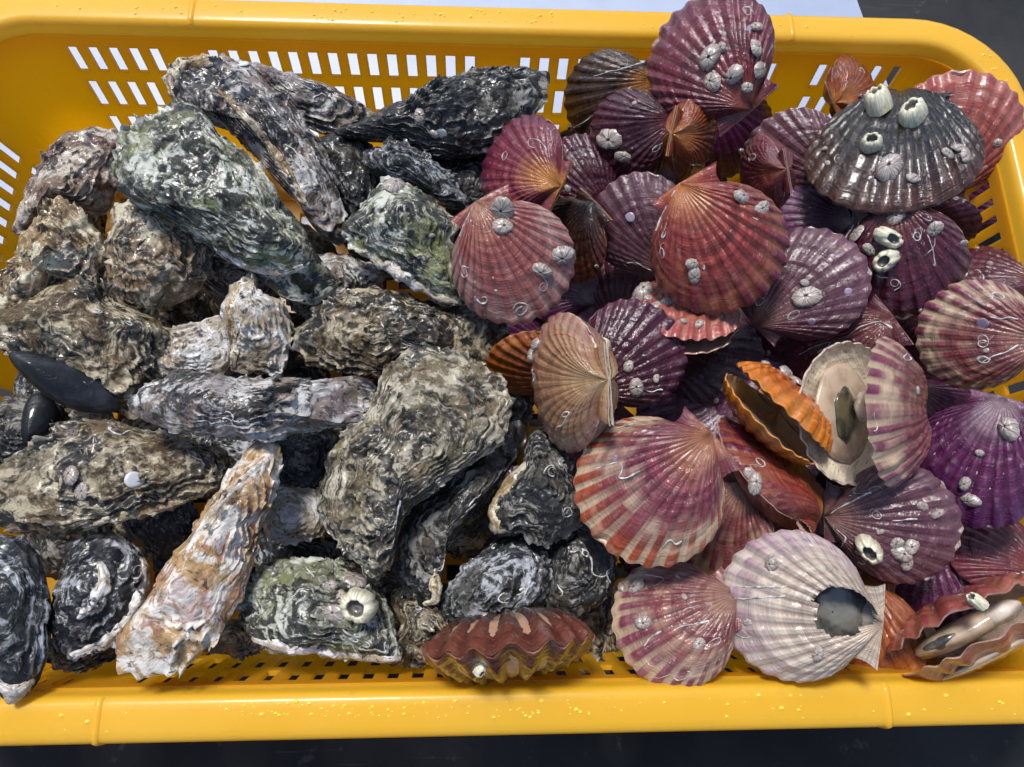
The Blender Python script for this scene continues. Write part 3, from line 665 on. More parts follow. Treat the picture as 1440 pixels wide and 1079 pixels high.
def blob(name, mat, root, D, c, r, seed, amp=.12, n=26):
    a = np.linspace(0, 2 * math.pi, n + 1)[:-1][None]; q = np.linspace(0.02, math.pi - .02, n // 2)[:, None]
    U = np.stack([np.sin(q) * np.cos(a), np.sin(q) * np.sin(a), np.cos(q) + 0 * a], -1)
    k = 1 + amp * fbm(U * 1.6, 3, seed); V = U * k[..., None] * np.array(r) * D + np.array(c) * D
    b = MB(); b.grid(V, wrap=True); return b.build(name, mat, root)
def in_lower(D, gape, c):                   # a spot in the lower valve's own frame, from the hinge
    g = math.radians(gape) / 2; y, z = c[1] + .5, c[2]
    return (c[0], y * math.cos(g) + z * math.sin(g) - .5, -y * math.sin(g) + z * math.cos(g))
for (root, M, D), ks, gp in ((rt24, 1, 26), (rt25, 2, 11), (rt38, 3, 10)):
    blob('mantle', M_MANTLE, root, D, in_lower(D, gp, (0, -.02, -.115)), (.35, .36, .05), ks, .1)
    if ks == 1: blob('adductor_muscle', M_MANTLE, root, D, in_lower(D, gp, (.04, -.1, -.02)), (.11, .11, .05), 7, .1); blob('gut', M_DARKF, root, D, in_lower(D, gp, (.0, .05, -.055)), (.18, .12, .035), 9, .2)
    if ks == 3: blob('adductor_muscle', M_WHITE, root, D, (-.18, .1, .0), (.13, .16, .06), 8, .12); blob('gut', M_GREY, root, D, (.14, .12, .0), (.16, .16, .045), 4, .15); blob('gill', M_MANTLE, root, D, (.05, .08, .0), (.3, .2, .07), 14, .12)
blob('flesh', M_GREY, THING['brk34'], 7.0, (0.0, -.2, -.09), (.24, .22, .05), 12, .3)

# deep layer, seen only in the dark gaps
rg = random.Random(21)
DEEP = 'dark purple scallops buried deep in the right heap'
for k, (x, y) in enumerate(((700, 300), (790, 400), (870, 390), (990, 500), (1060, 480), (1180, 300), (1290, 480), (1100, 720), (950, 780), (1230, 700), (1330, 580), (1060, 560), (880, 270), (1030, 190), (1330, 760), (840, 620), (1150, 820), (980, 600))):
    scallop('deep%d' % k, 'shadowed purple scallop buried under the upper shells of the right heap', x + rg.uniform(-12, 12), y + rg.uniform(-12, 12), rg.uniform(-6.4, -4.6), rg.uniform(120, 160), rg.uniform(0, 360), rg.uniform(-25, 25), rg.uniform(-25, 25), rg.choice(['deep', 'violet', 'purple', 'wine']), barn=1, tubes=0, group=DEEP, hi=False)
for k in range(16):
    x, y = 690 + (k % 6) * 135 + rg.uniform(-20, 20), 250 + (k // 6) * 230 + rg.uniform(-20, 20)
    scallop('bed%d' % k, 'shadowed purple scallop buried under the upper shells of the right heap', x, y, rg.uniform(-9.6, -8.4), 150, rg.uniform(0, 360), rg.uniform(-15, 15), rg.uniform(-15, 15), rg.choice(['deep', 'violet']), barn=0, tubes=0, group=DEEP, hi=False)

# barnacles whose place the photograph fixes
rb_ = random.Random(5)
def barn_at(key, x, y, rpx, big=False, lean=.2):
    sf = SURF[key]; i, j = sf.near(x, y); put_on(sf, i, j, rb_.choice(BIG if big else SMALL), sf.cm(i, j, rpx), rb_, lean=lean)
for key, lst in {
 'top': [(998, 80, 17), (1062, 68, 14), (1068, 98, 13), (1034, 106, 16), (1003, 116, 14), (1064, 38, 9), (1052, 122, 9)],
 'pur3': [(858, 196, 17), (877, 222, 11)], 'pink6': [(706, 296, 20), (708, 318, 14), (790, 358, 18), (763, 380, 14)],
 'red10': [(1042, 277, 13), (1070, 294, 12), (973, 371, 10), (975, 388, 12)], 'mauve18': [(1134, 416, 17)],
 'brn13': [(1250, 238, 18), (1282, 252, 10), (1332, 216, 10), (1350, 208, 9), (1358, 218, 10), (1160, 208, 5), (1164, 230, 5)],
 'pur28': [(884, 514, 9), (895, 545, 15), (923, 532, 7)], 'tan29': [(748, 482, 12), (746, 500, 10)], 'rt22': [(1420, 605, 17), (1358, 682, 9), (1364, 704, 12)],
 'mag26': [(1062, 678, 14), (1054, 664, 8)], 'open25': [(1115, 518, 14), (1125, 532, 12)],
 'pur35': [(1268, 778, 13), (1283, 770, 12), (1262, 765, 10), (1275, 792, 10), (1298, 712, 8), (1320, 722, 8)],
 'brk34': [(1018, 690, 1), (1085, 792, 10), (1052, 876, 7)], 'mau33': [(875, 826, 9), (895, 824, 12), (906, 876, 12), (982, 905, 9)],
 'frl31': [(905, 412, 14), (922, 430, 9), (940, 425, 9), (982, 456, 9)], 'pur16': [(1260, 305, 13), (1205, 330, 12), (1222, 350, 10), (1315, 322, 12)],
}.items():
    for x, y, r in lst: barn_at(key, x, y, r)
for key, lst in {'brn13': [(1236, 154, 21), (1284, 166, 21), (1226, 208, 16)], 'pur16': [(1247, 334, 17), (1247, 366, 16)], 'pur35': [(1222, 770, 19)], 'pur28': [(846, 484, 13)], 'open38': [(1412, 915, 13)]}.items():
    for x, y, r in lst: barn_at(key, x, y, r, True)
barn_at('rst41_low', 737, 944, 17, True); barn_at('rst41_low', 672, 940, 9, True)
for key, lst in {
 'pink6': [[(661, 290), (657, 305), (652, 318), (647, 332)], [(672, 422), (680, 416), (687, 419), (684, 427), (675, 428), (671, 422)], [(722, 436), (724, 427), (733, 424), (742, 428), (742, 438), (733, 445), (724, 441), (728, 434), (736, 431)]],
 'red10': [[(937, 262), (944, 268), (936, 275), (932, 270), (940, 264)], [(935, 287), (931, 300), (927, 313), (923, 325)], [(938, 312), (934, 325), (929, 336), (934, 335), (937, 326)], [(990, 372), (992, 378), (989, 382), (987, 376)]],
 'fire27': [[(836, 660), (848, 656), (862, 652), (874, 650), (876, 660), (868, 672), (876, 674), (888, 668), (900, 662)], [(926, 780), (936, 762), (944, 758), (950, 768), (956, 762), (960, 760)], [(858, 592), (868, 588), (876, 592), (868, 597), (858, 593)]],
 'blk': [[(805, 180), (820, 172), (838, 160), (856, 148), (872, 136), (888, 122)], [(835, 108), (855, 102), (880, 96), (905, 88)]],
 'rt21': [[(1392, 445), (1405, 450), (1418, 445), (1432, 450)], [(1380, 510), (1398, 500), (1415, 496), (1432, 485)], [(1360, 414), (1372, 422), (1384, 430)]],
 'brk34': [[(1022, 824), (1050, 826), (1080, 826), (1108, 826)], [(1020, 842), (1045, 842), (1075, 840), (1105, 839)]],
 'pur35': [[(1168, 722), (1185, 712), (1205, 702), (1225, 692)], [(1176, 745), (1184, 752), (1192, 756), (1186, 764), (1182, 770)], [(1256, 732), (1275, 731), (1290, 730)]],
 'mau33': [[(945, 888), (960, 880), (978, 878), (997, 873)], [(905, 910), (912, 898), (922, 894), (930, 888)]],
 'pur28': [[(910, 550), (918, 553), (925, 546), (931, 549)]],
 'pur16': [[(1176, 308), (1186, 299), (1194, 308), (1200, 320), (1190, 332), (1188, 342)], [(1206, 318), (1210, 300), (1212, 288)], [(1300, 300), (1312, 306), (1308, 314), (1300, 308)], [(1304, 330), (1310, 345), (1314, 362), (1316, 378), (1312, 372)], [(1232, 386), (1240, 392), (1248, 388), (1250, 392)]],
 'pur23': [[(1122, 500), (1140, 490), (1160, 482), (1170, 480), (1166, 488), (1150, 495)], [(1190, 475), (1205, 462), (1222, 455), (1240, 452), (1254, 462)]],
}.items():
    for pl in lst: px_tube(SURF[key], pl, .05)

# ------------------------------------------------------------------ oysters
OP = {  # light, mid, dark, accent, dark amount, accent amount
 'green': ('c6c6b8', '6a6850', '100f0c', '7e8450', .68, .5), 'grey': ('c4c0ba', '78695c', '12100e', '6c5c64', .62, .45),
 'tan': ('c6baa0', '80684a', '16120d', '5e482e', .58, .45), 'white': ('dcd9d4', 'a89880', '2a2520', '988880', .25, .35),
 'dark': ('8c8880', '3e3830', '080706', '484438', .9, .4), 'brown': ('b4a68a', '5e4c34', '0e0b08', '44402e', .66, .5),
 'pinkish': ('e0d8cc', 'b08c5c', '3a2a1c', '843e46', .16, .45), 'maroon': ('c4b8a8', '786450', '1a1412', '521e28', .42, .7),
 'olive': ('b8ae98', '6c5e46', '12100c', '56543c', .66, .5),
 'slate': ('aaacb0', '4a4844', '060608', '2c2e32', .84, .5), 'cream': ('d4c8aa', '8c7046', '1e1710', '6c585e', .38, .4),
}
OG = 'oysters heaped in the left half of the basket'
def smooth_loop(P, n):
    P = np.array(P, float); k = len(P); out = []
    for i in range(k):
        p0, p1, p2, p3 = P[i - 1], P[i], P[(i + 1) % k], P[(i + 2) % k]
        for t in np.linspace(0, 1, 24, endpoint=False):
            out.append(.5 * ((2 * p1) + (-p0 + p2) * t + (2 * p0 - 5 * p1 + 4 * p2 - p3) * t * t + (-p0 + 3 * p1 - 3 * p2 + p3) * t ** 3))
    out = np.array(out); d = np.linalg.norm(np.diff(np.vstack([out, out[:1]]), axis=0), axis=1); L = np.concatenate([[0], np.cumsum(d)])
    q = np.linspace(0, L[-1], n, endpoint=False); o2 = np.vstack([out, out[:1]])
    return np.stack([np.interp(q, L, o2[:, c]) for c in range(2)], -1)
def oyster(key, label_, outline, z, h, pal, beak=None, k=.35, lam=7, rough=1.0, low=None, tubes=2, barn=0, name='oyster', cat='oyster', mat=None, view=.55, group=OG, lamA=.24, nrm=None, thick=.55, gn=0):
    if key in UNSEEN: return
    label = BURIED.get(key, label_)
    seed = sum(ord(c) * (i + 3) for i, c in enumerate(key)) % 991; rnd = random.Random(seed)
    O = np.array(outline, float); cen = O.mean(0); C = at(cen[0], cen[1], z); v = unit(CAM - C)
    n = unit(np.array([0, 0, 1.]) * (1 - view) + v * view)
    if nrm is not None: n = unit(n + np.array(nrm))
    e1 = unit(np.cross(np.array([0, 1., 0]), n)); e2 = np.cross(n, e1); M = frame(e1, e2, n, C)
    def loc(pts): W = np.array([on_plane(x, y, C, n) - C for x, y in pts]); return np.stack([W @ e1, W @ e2], -1)
    per = np.hypot(*np.diff(loc(outline), axis=0).T).sum(); NT_ = int(np.clip(per / .115, 90, 260)); NS = int(np.clip(per / .42, 30, 70))
    L = smooth_loop(loc(outline), NT_)
    c = L.mean(0)
    if beak is not None: c = c * (1 - k) + loc([beak])[0] * k
    root = thing(name, label, cat, M, group)
    if mat is None:
        p = OP[pal]; mat = group_mat('oyster_' + pal, G_OY, Light=lin(p[0], .88), Mid=lin(p[1], .85), Dark=lin(p[2], .9), Accent=lin(p[3], .9), DarkAmount=p[4] + .03, AccentAmount=p[5], Seed=seed * .731)
    s = (np.linspace(0.0, 1, NS) ** .8)[:, None]
    Q0 = c + (L - c)[None] * s[..., None]
    P3 = np.concatenate([Q0, np.zeros(Q0.shape[:2] + (1,))], -1) + seed * 3.17
    wob = fbm(P3 * .55, 3, 1) * .5 * rough
    lam = max(3, lam * .85); ph = lam * s ** 1.25 + 2.2 * wob + .3 * fbm(P3 * 1.5, 3, 4) * rough; fr = ph - np.floor(ph)
    lmask = .25 + 1.1 * sstep(-.25, .45, fbm(P3 * .42, 2, 14))
    edge = sstep(1.0, .75, s)
    chip = sstep(-.25, .3, fbm(P3 * 2.1, 2, 24)); lip = (fr ** 5 - .15) * lmask * (.35 + 1.3 * chip)
    zz = h * .85 * (1 - s ** 1.8) ** .8 + lamA * rough * lip * sstep(0, .25, s)
    zz = zz + h * .22 * fbm(P3 * .38, 2, 2) * edge * min(rough, 1) + rough * (.34 * ridged(P3 * .36, 2, 6) + .12 * np.abs(fbm(P3 * 1.1, 2, 18)) + .05 * fbm(P3 * 2.6, 2, 8)) * (.4 + .6 * edge)
    fold = rough * .22 * np.sin(np.arctan2(L[:, 1] - c[1], L[:, 0] - c[0])[None] * 7 + 3 * wob) * s ** 2; zz = zz + fold * .35 * lmask
    # frilled outline, plates that overhang
    dirv = (L - c)[None] / (np.linalg.norm(L - c, axis=1)[None, :, None] + 1e-6)
    push = rough * (.20 * fbm(P3 * 1.3, 3, 9) * s + .22 * fr ** 3 * s * lmask * (.3 + .9 * chip) + .12 * sstep(.85, 1, s) * fbm(P3 * 3.3, 2, 31))
    Q = Q0 + dirv * push[..., None]
    V = np.concatenate([Q, zz[..., None]], -1)
    lamv = sstep(.7, .97, fr) * (.4 + .6 * s) * np.clip(lmask, 0, 1)
    b = MB(); rad = s + 0 * ph
    angv = np.arange(NT_)[None] / NT_ + 0 * s
    b.grid(V, wrap=True, rad=rad, lam=lamv, inn=0., lph=ph, oa=np.abs(angv - .5) * per * .35)
    # side and underside of the upper valve
    last = V[-1]; rows = [last]; lw = [lamv[-1]]
    for q in range(1, 9):
        f = q / 8; sh_ = 1 - .10 * f - .02 * (q % 2); nz = .06 * rough * fbm(P3[-1] * 2.0 + q * .9, 2, 3)
        rows.append(np.concatenate([c + (last[:, :2] - c) * (sh_ + nz[:, None] * .25), (last[:, 2] * (1 - f) + (-thick) * f + nz)[:, None]], -1)); lw.append(np.full(NT_, .8 if q % 2 == 0 else .1))
    rows.append(np.concatenate([c + (rows[-1][:, :2] - c) * .1, rows[-1][:, 2:] - .05], -1)); lw.append(np.zeros(NT_))
    b.grid(np.array(rows), wrap=True, rad=1., lam=np.array(lw), inn=0., lph=np.linspace(lam, lam + 4, len(rows))[:, None] + np.zeros((1, NT_)), oa=np.abs(np.arange(NT_)[None] / NT_ - .5) * per * .35 + np.zeros((len(rows), 1)))
    ub = b.build('upper_valve', mat, root)
    # lower valve: a deeper cup of stacked plates
    LL = smooth_loop(loc(low), NT_) if low is not None else c + (L - c) * .95
    cl = LL.mean(0) if low is not None else c
    ns2 = 24; rows = []; lw = []; P2 = np.concatenate([LL, np.zeros((NT_, 1))], -1) + seed
    for q in range(ns2):
        f = q / (ns2 - 1); rr = math.cos(f * math.pi / 2) ** .55 if q < ns2 - 1 else .01
        st = ((f * 6) % 1); nz = rough * (.13 * fbm(P2 * .9 + f * 3.0, 3, 11))
        up = .12 if low is not None else 0
        rows.append(np.concatenate([cl + (LL - cl) * rr * (1 + .035 * st * rough) + dirv[0] * nz[:, None] * (rr + .1), (-thick - .03 + up - max(1.0, h * .9) * math.sin(f * math.pi / 2) + nz * .5)[:, None]], -1)); lw.append(np.full(NT_, st))
    rows = [np.concatenate([cl + (rows[0][:, :2] - cl) * .2, rows[0][:, 2:] - .02], -1)] + rows; lw = [lw[0]] + lw
    b = MB(); b.grid(np.array(rows), wrap=True, rad=np.linspace(1, 0, ns2 + 1)[:, None] + np.zeros((1, NT_)), lam=np.array(lw), inn=0., lph=np.linspace(0, 9, ns2 + 1)[:, None] + np.zeros((1, NT_)), oa=np.abs(np.arange(NT_)[None] / NT_ - .5) * per * .35 + np.zeros((ns2 + 1, 1))); b.build('lower_valve', mat, root)
    sf = Surf(V, ub, M); SURF[key] = sf; THING[key] = root
    nn, mm = V.shape[:2]
    for _ in range(tubes): rand_tube(sf, rnd, rnd.uniform(.03, .055), rnd.randint(8, 26), .75, .2, .95)
    for _ in range(barn): put_on(sf, int(rnd.uniform(.2, .9) * (nn - 1)), int(rnd.uniform(.05, .95) * (mm - 1)), rnd.choice(SMALL), rnd.uniform(.15, .35), rnd)
    return root
oyster('o4', 'long black-brown oyster lying across the far wall', [(472, 185), (510, 170), (550, 150), (600, 125), (640, 107), (690, 95), (735, 95), (768, 103), (770, 130), (755, 160), (720, 195), (680, 215), (640, 222), (600, 215), (560, 200), (520, 195), (490, 195)], -.6, 1.2, 'dark', (480, 188), .3, tubes=1, barn=1)
oyster('o3', 'brown grey oyster at the back beside the white-tipped layered oyster', [(330, 85), (380, 95), (430, 110), (480, 130), (525, 160), (505, 175), (480, 190), (440, 180), (400, 150), (355, 110)], -1.6, .9, 'grey', (340, 90), .3, tubes=2, barn=1)
oyster('o2', 'layered oyster standing edgewise behind the big green one, cream tipped', [(240, 95), (275, 85), (315, 80), (360, 100), (400, 140), (430, 175), (460, 215), (475, 260), (490, 320), (480, 345), (450, 330), (420, 290), (390, 255), (355, 215), (320, 180), (290, 150), (250, 150), (236, 125)], .2, 1.5, 'grey', (260, 110), .2, lam=9, lamA=.3, tubes=1)
oyster('o1', 'big green and grey banded oyster on top of the rear left heap', [(245, 145), (285, 158), (310, 190), (345, 215), (375, 250), (400, 300), (430, 345), (440, 365), (430, 378), (395, 387), (345, 377), (300, 347), (255, 317), (220, 292), (180, 280), (160, 250), (165, 215), (180, 180), (210, 160)], 1.6, 1.5, 'green', (415, 362), .5, lam=8, tubes=4, low=[(250, 160), (300, 190), (360, 240), (410, 300), (445, 355), (471, 392), (462, 412), (440, 426), (400, 415), (360, 388), (300, 350), (230, 298), (180, 270)])
oyster('o5', 'small dark oyster with pale green stripes below the long black one', [(515, 215), (540, 203), (580, 210), (620, 235), (650, 265), (655, 290), (630, 290), (595, 270), (550, 255), (520, 240)], -1.3, .9, 'slate', (520, 220), .3, tubes=0)
oyster('o6', 'round cream-green oyster with bluish white lip left of the pink scallop', [(478, 320), (500, 300), (520, 275), (550, 255), (585, 262), (620, 290), (640, 315), (638, 350), (645, 395), (650, 428), (620, 424), (590, 405), (560, 388), (530, 365), (500, 350)], .2, 1.2, 'green', (560, 265), .25, tubes=1, barn=2)
oyster('o7', 'cream oyster with maroon flank against the left wall', [(22, 320), (35, 270), (60, 225), (90, 190), (130, 180), (165, 190), (185, 195), (170, 230), (160, 280), (140, 300), (100, 290), (60, 300), (35, 330)], -1.6, 1.4, 'maroon', (40, 310), .3, tubes=0)
oyster('o8', 'lumpy cream and tan oyster below the big green one', [(165, 285), (215, 290), (255, 315), (300, 345), (290, 385), (270, 415), (215, 435), (165, 410), (148, 370), (155, 325)], -.4, 1.3, 'tan', (220, 300), .3, rough=1.2, tubes=1, barn=3)
oyster('o9b', 'large brown oyster with dark stripes at the left, mussel lying on it', [(0, 440), (50, 410), (90, 385), (130, 385), (155, 420), (200, 440), (235, 460), (245, 475), (230, 500), (215, 560), (190, 590), (150, 570), (100, 550), (60, 530), (20, 505), (-5, 480)], -1.0, 1.3, 'brown', (110, 390), .3, tubes=3, rough=1.1)
oyster('o9a', 'frilly cream oyster standing up at the left wall', [(0, 400), (20, 360), (45, 320), (65, 295), (85, 285), (110, 300), (140, 330), (145, 380), (125, 400), (80, 395), (60, 420), (10, 445), (-5, 425)], .2, 1.3, 'cream', (85, 300), .3, rough=1.35, tubes=4)
oyster('o12a', 'chalky white oyster lying flat beside the folded white one', [(235, 465), (280, 450), (320, 450), (332, 500), (312, 528), (270, 530), (235, 525), (222, 495)], -2.2, .8, 'white', (240, 500), .2, tubes=0)
oyster('o12b', 'folded chalky white oyster fragment with a raised ridge', [(312, 425), (333, 397), (360, 390), (365, 410), (395, 425), (410, 450), (405, 500), (390, 525), (350, 522), (325, 522), (328, 490), (318, 455)], -1.0, 1.4, 'white', (345, 400), .4, lamA=.3, tubes=0)
oyster('o18', 'flat mottled brown and white oyster with worm tubes, centre left', [(415, 480), (430, 450), (460, 425), (510, 405), (570, 410), (620, 430), (680, 435), (715, 460), (712, 490), (690, 520), (620, 510), (580, 510), (530, 530), (460, 520), (420, 505)], -1.7, 1.0, 'brown', (440, 470), .2, tubes=7)
oyster('o13', 'long pale crusted oyster lying crosswise in the left middle', [(183, 572), (200, 545), (240, 525), (270, 520), (330, 530), (390, 532), (440, 535), (500, 530), (535, 550), (548, 580), (530, 605), (480, 600), (420, 610), (370, 620), (310, 615), (250, 610), (205, 592)], 1.2, 1.2, 'grey', (210, 570), .3, tubes=3)
oyster('o14', 'flat brown and cream oyster with white spots and black band at left', [(-15, 665), (40, 630), (75, 605), (105, 590), (160, 592), (220, 610), (270, 620), (320, 635), (330, 665), (300, 690), (250, 710), (190, 725), (130, 745), (70, 752), (0, 742), (-20, 700)], -.2, .9, 'brown', (300, 655), .3, tubes=4, barn=1)
oyster('o17', 'dark pointed oyster tucked under the big grey-brown curved oyster', [(640, 660), (690, 610), (730, 595), (735, 630), (700, 680), (660, 730), (630, 770), (615, 800), (615, 850), (600, 857), (570, 830), (555, 790), (560, 740), (590, 700)], -1.8, 1.0, 'dark', (600, 840), .2, tubes=3)
oyster('o16', 'big grey-brown curved oyster in the centre of the left heap', [(520, 570), (538, 528), (562, 500), (600, 488), (650, 500), (700, 530), (718, 575), (705, 620), (660, 655), (615, 690), (575, 720), (558, 760), (550, 795), (530, 807), (505, 795), (478, 770), (455, 735), (452, 690), (465, 640), (490, 610)], (.6), 1.2, 'olive', (500, 770), .15, lam=10, lamA=.3, tubes=6)
oyster('o15', 'long creamy white oyster with pink streak slanting to the front wall', [(350, 630), (388, 622), (395, 650), (385, 700), (365, 740), (355, 790), (340, 840), (310, 890), (285, 920), (245, 945), (200, 950), (165, 940), (163, 905), (175, 880), (205, 845), (235, 790), (270, 750), (300, 700)], .6, 1.5, 'pinkish', (375, 635), .25, tubes=0)
oyster('o20', 'dark oyster with curled white layered edge at front left', [(70, 880), (80, 820), (95, 770), (130, 748), (170, 755), (200, 780), (208, 810), (195, 850), (175, 885), (140, 915), (100, 925), (75, 905)], -1.0, 1.2, 'slate', (100, 800), .4, lamA=.32, lam=5, tubes=1)
oyster('o21', 'dark grey oyster with white tip resting on the front left rim', [(-25, 760), (10, 750), (40, 765), (60, 805), (68, 860), (65, 920), (45, 970), (20, 985), (-8, 965), (-28, 880)], .4, 1.1, 'slate', (0, 760), .3, tubes=0)
oyster('o19', 'greenish oyster crusted with white worm tubes and a tall barnacle at front', [(340, 860), (350, 820), (380, 790), (430, 785), (480, 790), (520, 810), (545, 850), (560, 895), (565, 930), (520, 928), (450, 915), (390, 920), (350, 895)], -1.2, 1.3, 'green', (540, 900), .3, tubes=14, barn=2)
oyster('o22', 'dark oyster with cream left edge beside the flame patterned scallop', [(690, 715), (710, 680), (735, 650), (750, 605), (780, 620), (805, 660), (820, 710), (815, 740), (770, 765), (730, 755), (695, 750)], -1.0, 1.1, 'dark', (760, 620), .3, tubes=4)
oyster('o23', 'black oyster with curly white tubes above the rusty front scallop', [(620, 860), (640, 810), (690, 765), (740, 745), (775, 760), (785, 800), (770, 840), (740, 870), (690, 880), (650, 885)], -2.4, 1.2, 'slate', (650, 850), .3, tubes=8)
oyster('o24', 'dark grey oyster left of the mauve front scallop', [(770, 770), (810, 735), (845, 750), (868, 790), (862, 830), (830, 862), (790, 870), (765, 850)], -2.4, 1.0, 'dark', (800, 760), .3, tubes=5)
oyster('o25', 'brown crusted oyster low against the front wall left of the rusty scallop', [(540, 920), (555, 880), (550, 830), (600, 835), (640, 870), (655, 910), (620, 930), (575, 935)], -3.0, 1.2, 'brown', (600, 850), .2, tubes=1, rough=1.3)
oyster('o26', 'white oyster with black flecks deep right of the slanting cream oyster', [(355, 700), (390, 680), (440, 690), (462, 710), (455, 750), (420, 762), (380, 755)], -3.4, .9, 'white', (390, 690), .2, tubes=0)
oyster('o27', 'tan oyster edge low at the front wall beneath the tube crusted one', [(285, 915), (305, 880), (350, 872), (375, 900), (350, 920)], -3.0, .7, 'tan', None, tubes=0)
oyster('o34', 'brown oyster edge under the dark curled-edge oyster', [(65, 905), (100, 895), (155, 900), (170, 918), (115, 940), (72, 938)], -2.6, .7, 'brown', None, tubes=0)
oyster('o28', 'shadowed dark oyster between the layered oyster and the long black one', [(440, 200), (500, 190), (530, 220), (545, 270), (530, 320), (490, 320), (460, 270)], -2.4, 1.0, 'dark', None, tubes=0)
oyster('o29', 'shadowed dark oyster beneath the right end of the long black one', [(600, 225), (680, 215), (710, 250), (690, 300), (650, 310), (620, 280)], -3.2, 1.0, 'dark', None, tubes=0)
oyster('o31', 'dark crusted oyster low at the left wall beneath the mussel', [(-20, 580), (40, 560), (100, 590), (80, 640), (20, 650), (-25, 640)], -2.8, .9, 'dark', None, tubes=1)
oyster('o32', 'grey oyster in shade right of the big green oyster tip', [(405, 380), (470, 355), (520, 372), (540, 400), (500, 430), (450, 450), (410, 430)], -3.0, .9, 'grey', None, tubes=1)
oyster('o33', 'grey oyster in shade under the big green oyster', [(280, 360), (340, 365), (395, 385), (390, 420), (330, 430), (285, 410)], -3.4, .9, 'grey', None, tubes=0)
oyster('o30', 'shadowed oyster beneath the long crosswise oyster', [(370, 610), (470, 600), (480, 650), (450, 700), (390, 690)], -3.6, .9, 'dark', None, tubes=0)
oyster('m10', 'glossy black mussel lying on the brown striped oyster at left', [(12, 498), (50, 495), (100, 508), (145, 535), (165, 560), (160, 578), (120, 580), (80, 566), (40, 537)], -.5, .8, None, (14, 499), .5, rough=0.05, tubes=0, name='mussel', cat='mussel', mat=M_MUSSEL, group=None, thick=.1)
oyster('m11', 'small black mussel standing in the gap at the left edge', [(40, 560), (65, 553), (82, 580), (68, 612), (38, 632), (28, 600)], -2.2, .7, None, (36, 628), .5, rough=0.05, tubes=0, name='mussel', cat='mussel', mat=M_MUSSEL, group=None, thick=.1)
barn_at('o19', 506, 850, 24, True); barn_at('o19', 470, 862, 16); barn_at('o19', 498, 815, 16); barn_at('o14', 100, 668, 18); barn_at('o4', 590, 165, 11); barn_at('o6', 555, 262, 16)
def lip(key, pl, r, pal='white'):
    sf = SURF[key]; pl = np.array(pl, float); seg = np.hypot(*np.diff(pl, axis=0).T); L = np.concatenate([[0], np.cumsum(seg)]); n = max(20, int(L[-1] / 2.2)); q = np.linspace(0, L[-1], n)
    P, Nn = [], []
    for x, y in zip(np.interp(q, L, pl[:, 0]), np.interp(q, L, pl[:, 1])):
        a, b = sf.near(x, y); P.append(sf.V[a, b]); Nn.append(sf.N[a, b])
    P, Nn = np.array(P), np.array(Nn)
    for _ in range(8): P[1:-1] = (P[:-2] + 2 * P[1:-1] + P[2:]) / 4; Nn[1:-1] = (Nn[:-2] + 2 * Nn[1:-1] + Nn[2:]) / 4
    Nn /= np.linalg.norm(Nn, axis=1, keepdims=True) + 1e-9
    T = np.gradient(P, axis=0); T /= np.linalg.norm(T, axis=1, keepdims=True) + 1e-9; B = np.cross(T, Nn); B /= np.linalg.norm(B, axis=1, keepdims=True) + 1e-9
    a = np.linspace(0, 2 * math.pi, 17)[:-1]; env = np.sin(np.linspace(.08, math.pi - .08, n)) ** .5
    base = P[:, None] + r * env[:, None, None] * (1.25 * np.sin(a)[None, :, None] * B[:, None] + .5 * np.cos(a)[None, :, None] * Nn[:, None])
    d = fbm(base * 1.6, 3, 5.5) * .5 + .25 * np.sin(a * 3 + 1)[None]
    V = base + (base - P[:, None]) * d[..., None]
    p = OP[pal]; mt = group_mat('oyster_lip_' + pal, G_OY, Light=lin(p[0]), Mid=lin(p[1]), Dark=lin(p[2]), Accent=lin(p[3]), DarkAmount=p[4], AccentAmount=p[5], Seed=r * 7.7)
    b = MB(); b.grid(V, wrap=True, rad=.9, lam=np.broadcast_to((np.sin(a * 4) > .2)[None] * .6, (n, 16)), inn=0., lph=np.broadcast_to(a[None] * 1.5, (n, 16)), oa=np.broadcast_to((np.arange(n) * .08)[:, None], (n, 16)))
    b.build('shell_lip', mt, sf.root)
lip('o20', [(200, 785), (207, 812), (195, 850), (172, 885), (135, 910), (100, 920)], .28)
lip('o20', [(140, 790), (150, 820), (130, 850), (110, 870)], .2)
lip('o6', [(500, 350), (535, 370), (570, 392), (610, 418), (648, 426)], .26)
lip('o1', [(300, 348), (345, 376), (395, 386), (430, 376), (438, 362)], .2)
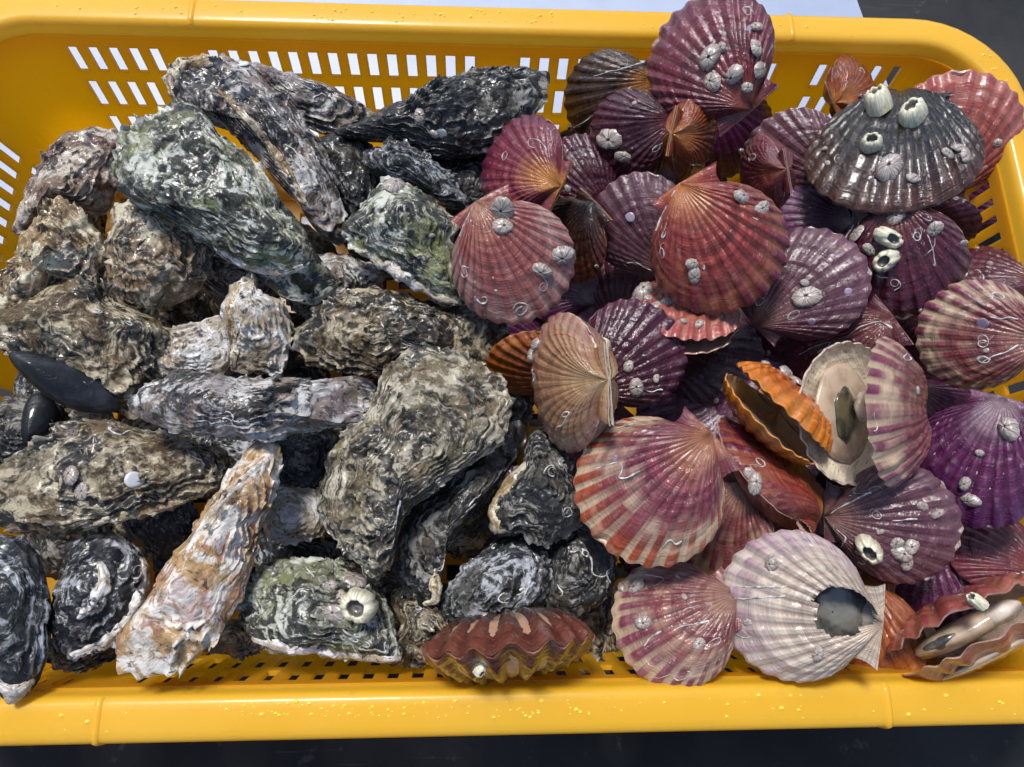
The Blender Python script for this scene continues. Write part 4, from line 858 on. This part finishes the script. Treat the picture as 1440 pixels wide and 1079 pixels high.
lip('o12b', [(338, 398), (322, 425), (324, 460), (330, 490), (326, 518)], .22, 'cream')
lip('o19', [(352, 898), (400, 912), (450, 914), (520, 926), (562, 928)], .28)
lip('o22', [(740, 650), (712, 682), (692, 715), (698, 748)], .28, 'cream')
lip('o2', [(330, 85), (290, 84), (255, 95), (240, 118), (255, 148)], .32, 'cream')
lip('o2', [(330, 100), (380, 145), (420, 195), (450, 250), (470, 320)], .2, 'grey')
lip('o2', [(300, 120), (350, 170), (395, 225), (430, 285)], .16, 'cream')
lip('o14', [(115, 742), (170, 728), (230, 712), (285, 694)], .2, 'cream')
lip('o21', [(50, 955), (22, 978), (-2, 962)], .3)
lip('o15', [(380, 640), (330, 690), (290, 735), (262, 775)], .24, 'white')
lip('o17', [(612, 800), (612, 845), (595, 850)], .22, 'cream')
for key, x, y, r in (('o14', 190, 675, 14), ('o4', 620, 190, 9), ('o2', 340, 88, 10)):
    sf = SURF[key]; i, j = sf.near(x, y); o = put_on(sf, i, j, WSPOT, sf.cm(i, j, r), rb_, 'crust', 0)
DO = 'dark oysters buried deep in the left heap'
for k, (x, y) in enumerate(((100, 300), (200, 420), (330, 300), (520, 330), (430, 380), (130, 640), (250, 640), (430, 560), (330, 560), (600, 560), (700, 560), (480, 700), (430, 800), (100, 760), (660, 700), (720, 820), (560, 850), (300, 500), (40, 700), (650, 380), (230, 740), (180, 690), (60, 570), (420, 480), (250, 420), (330, 660), (560, 700), (830, 880))):
    a = rg.uniform(0, 6.28); rx, ry = rg.uniform(70, 95), rg.uniform(40, 55); pts = []
    for q in range(10):
        t = q / 10 * 6.283; u, v = rx * math.cos(t) * rg.uniform(.85, 1.1), ry * math.sin(t) * rg.uniform(.85, 1.1); pts.append((x + u * math.cos(a) - v * math.sin(a), y + u * math.sin(a) + v * math.cos(a)))
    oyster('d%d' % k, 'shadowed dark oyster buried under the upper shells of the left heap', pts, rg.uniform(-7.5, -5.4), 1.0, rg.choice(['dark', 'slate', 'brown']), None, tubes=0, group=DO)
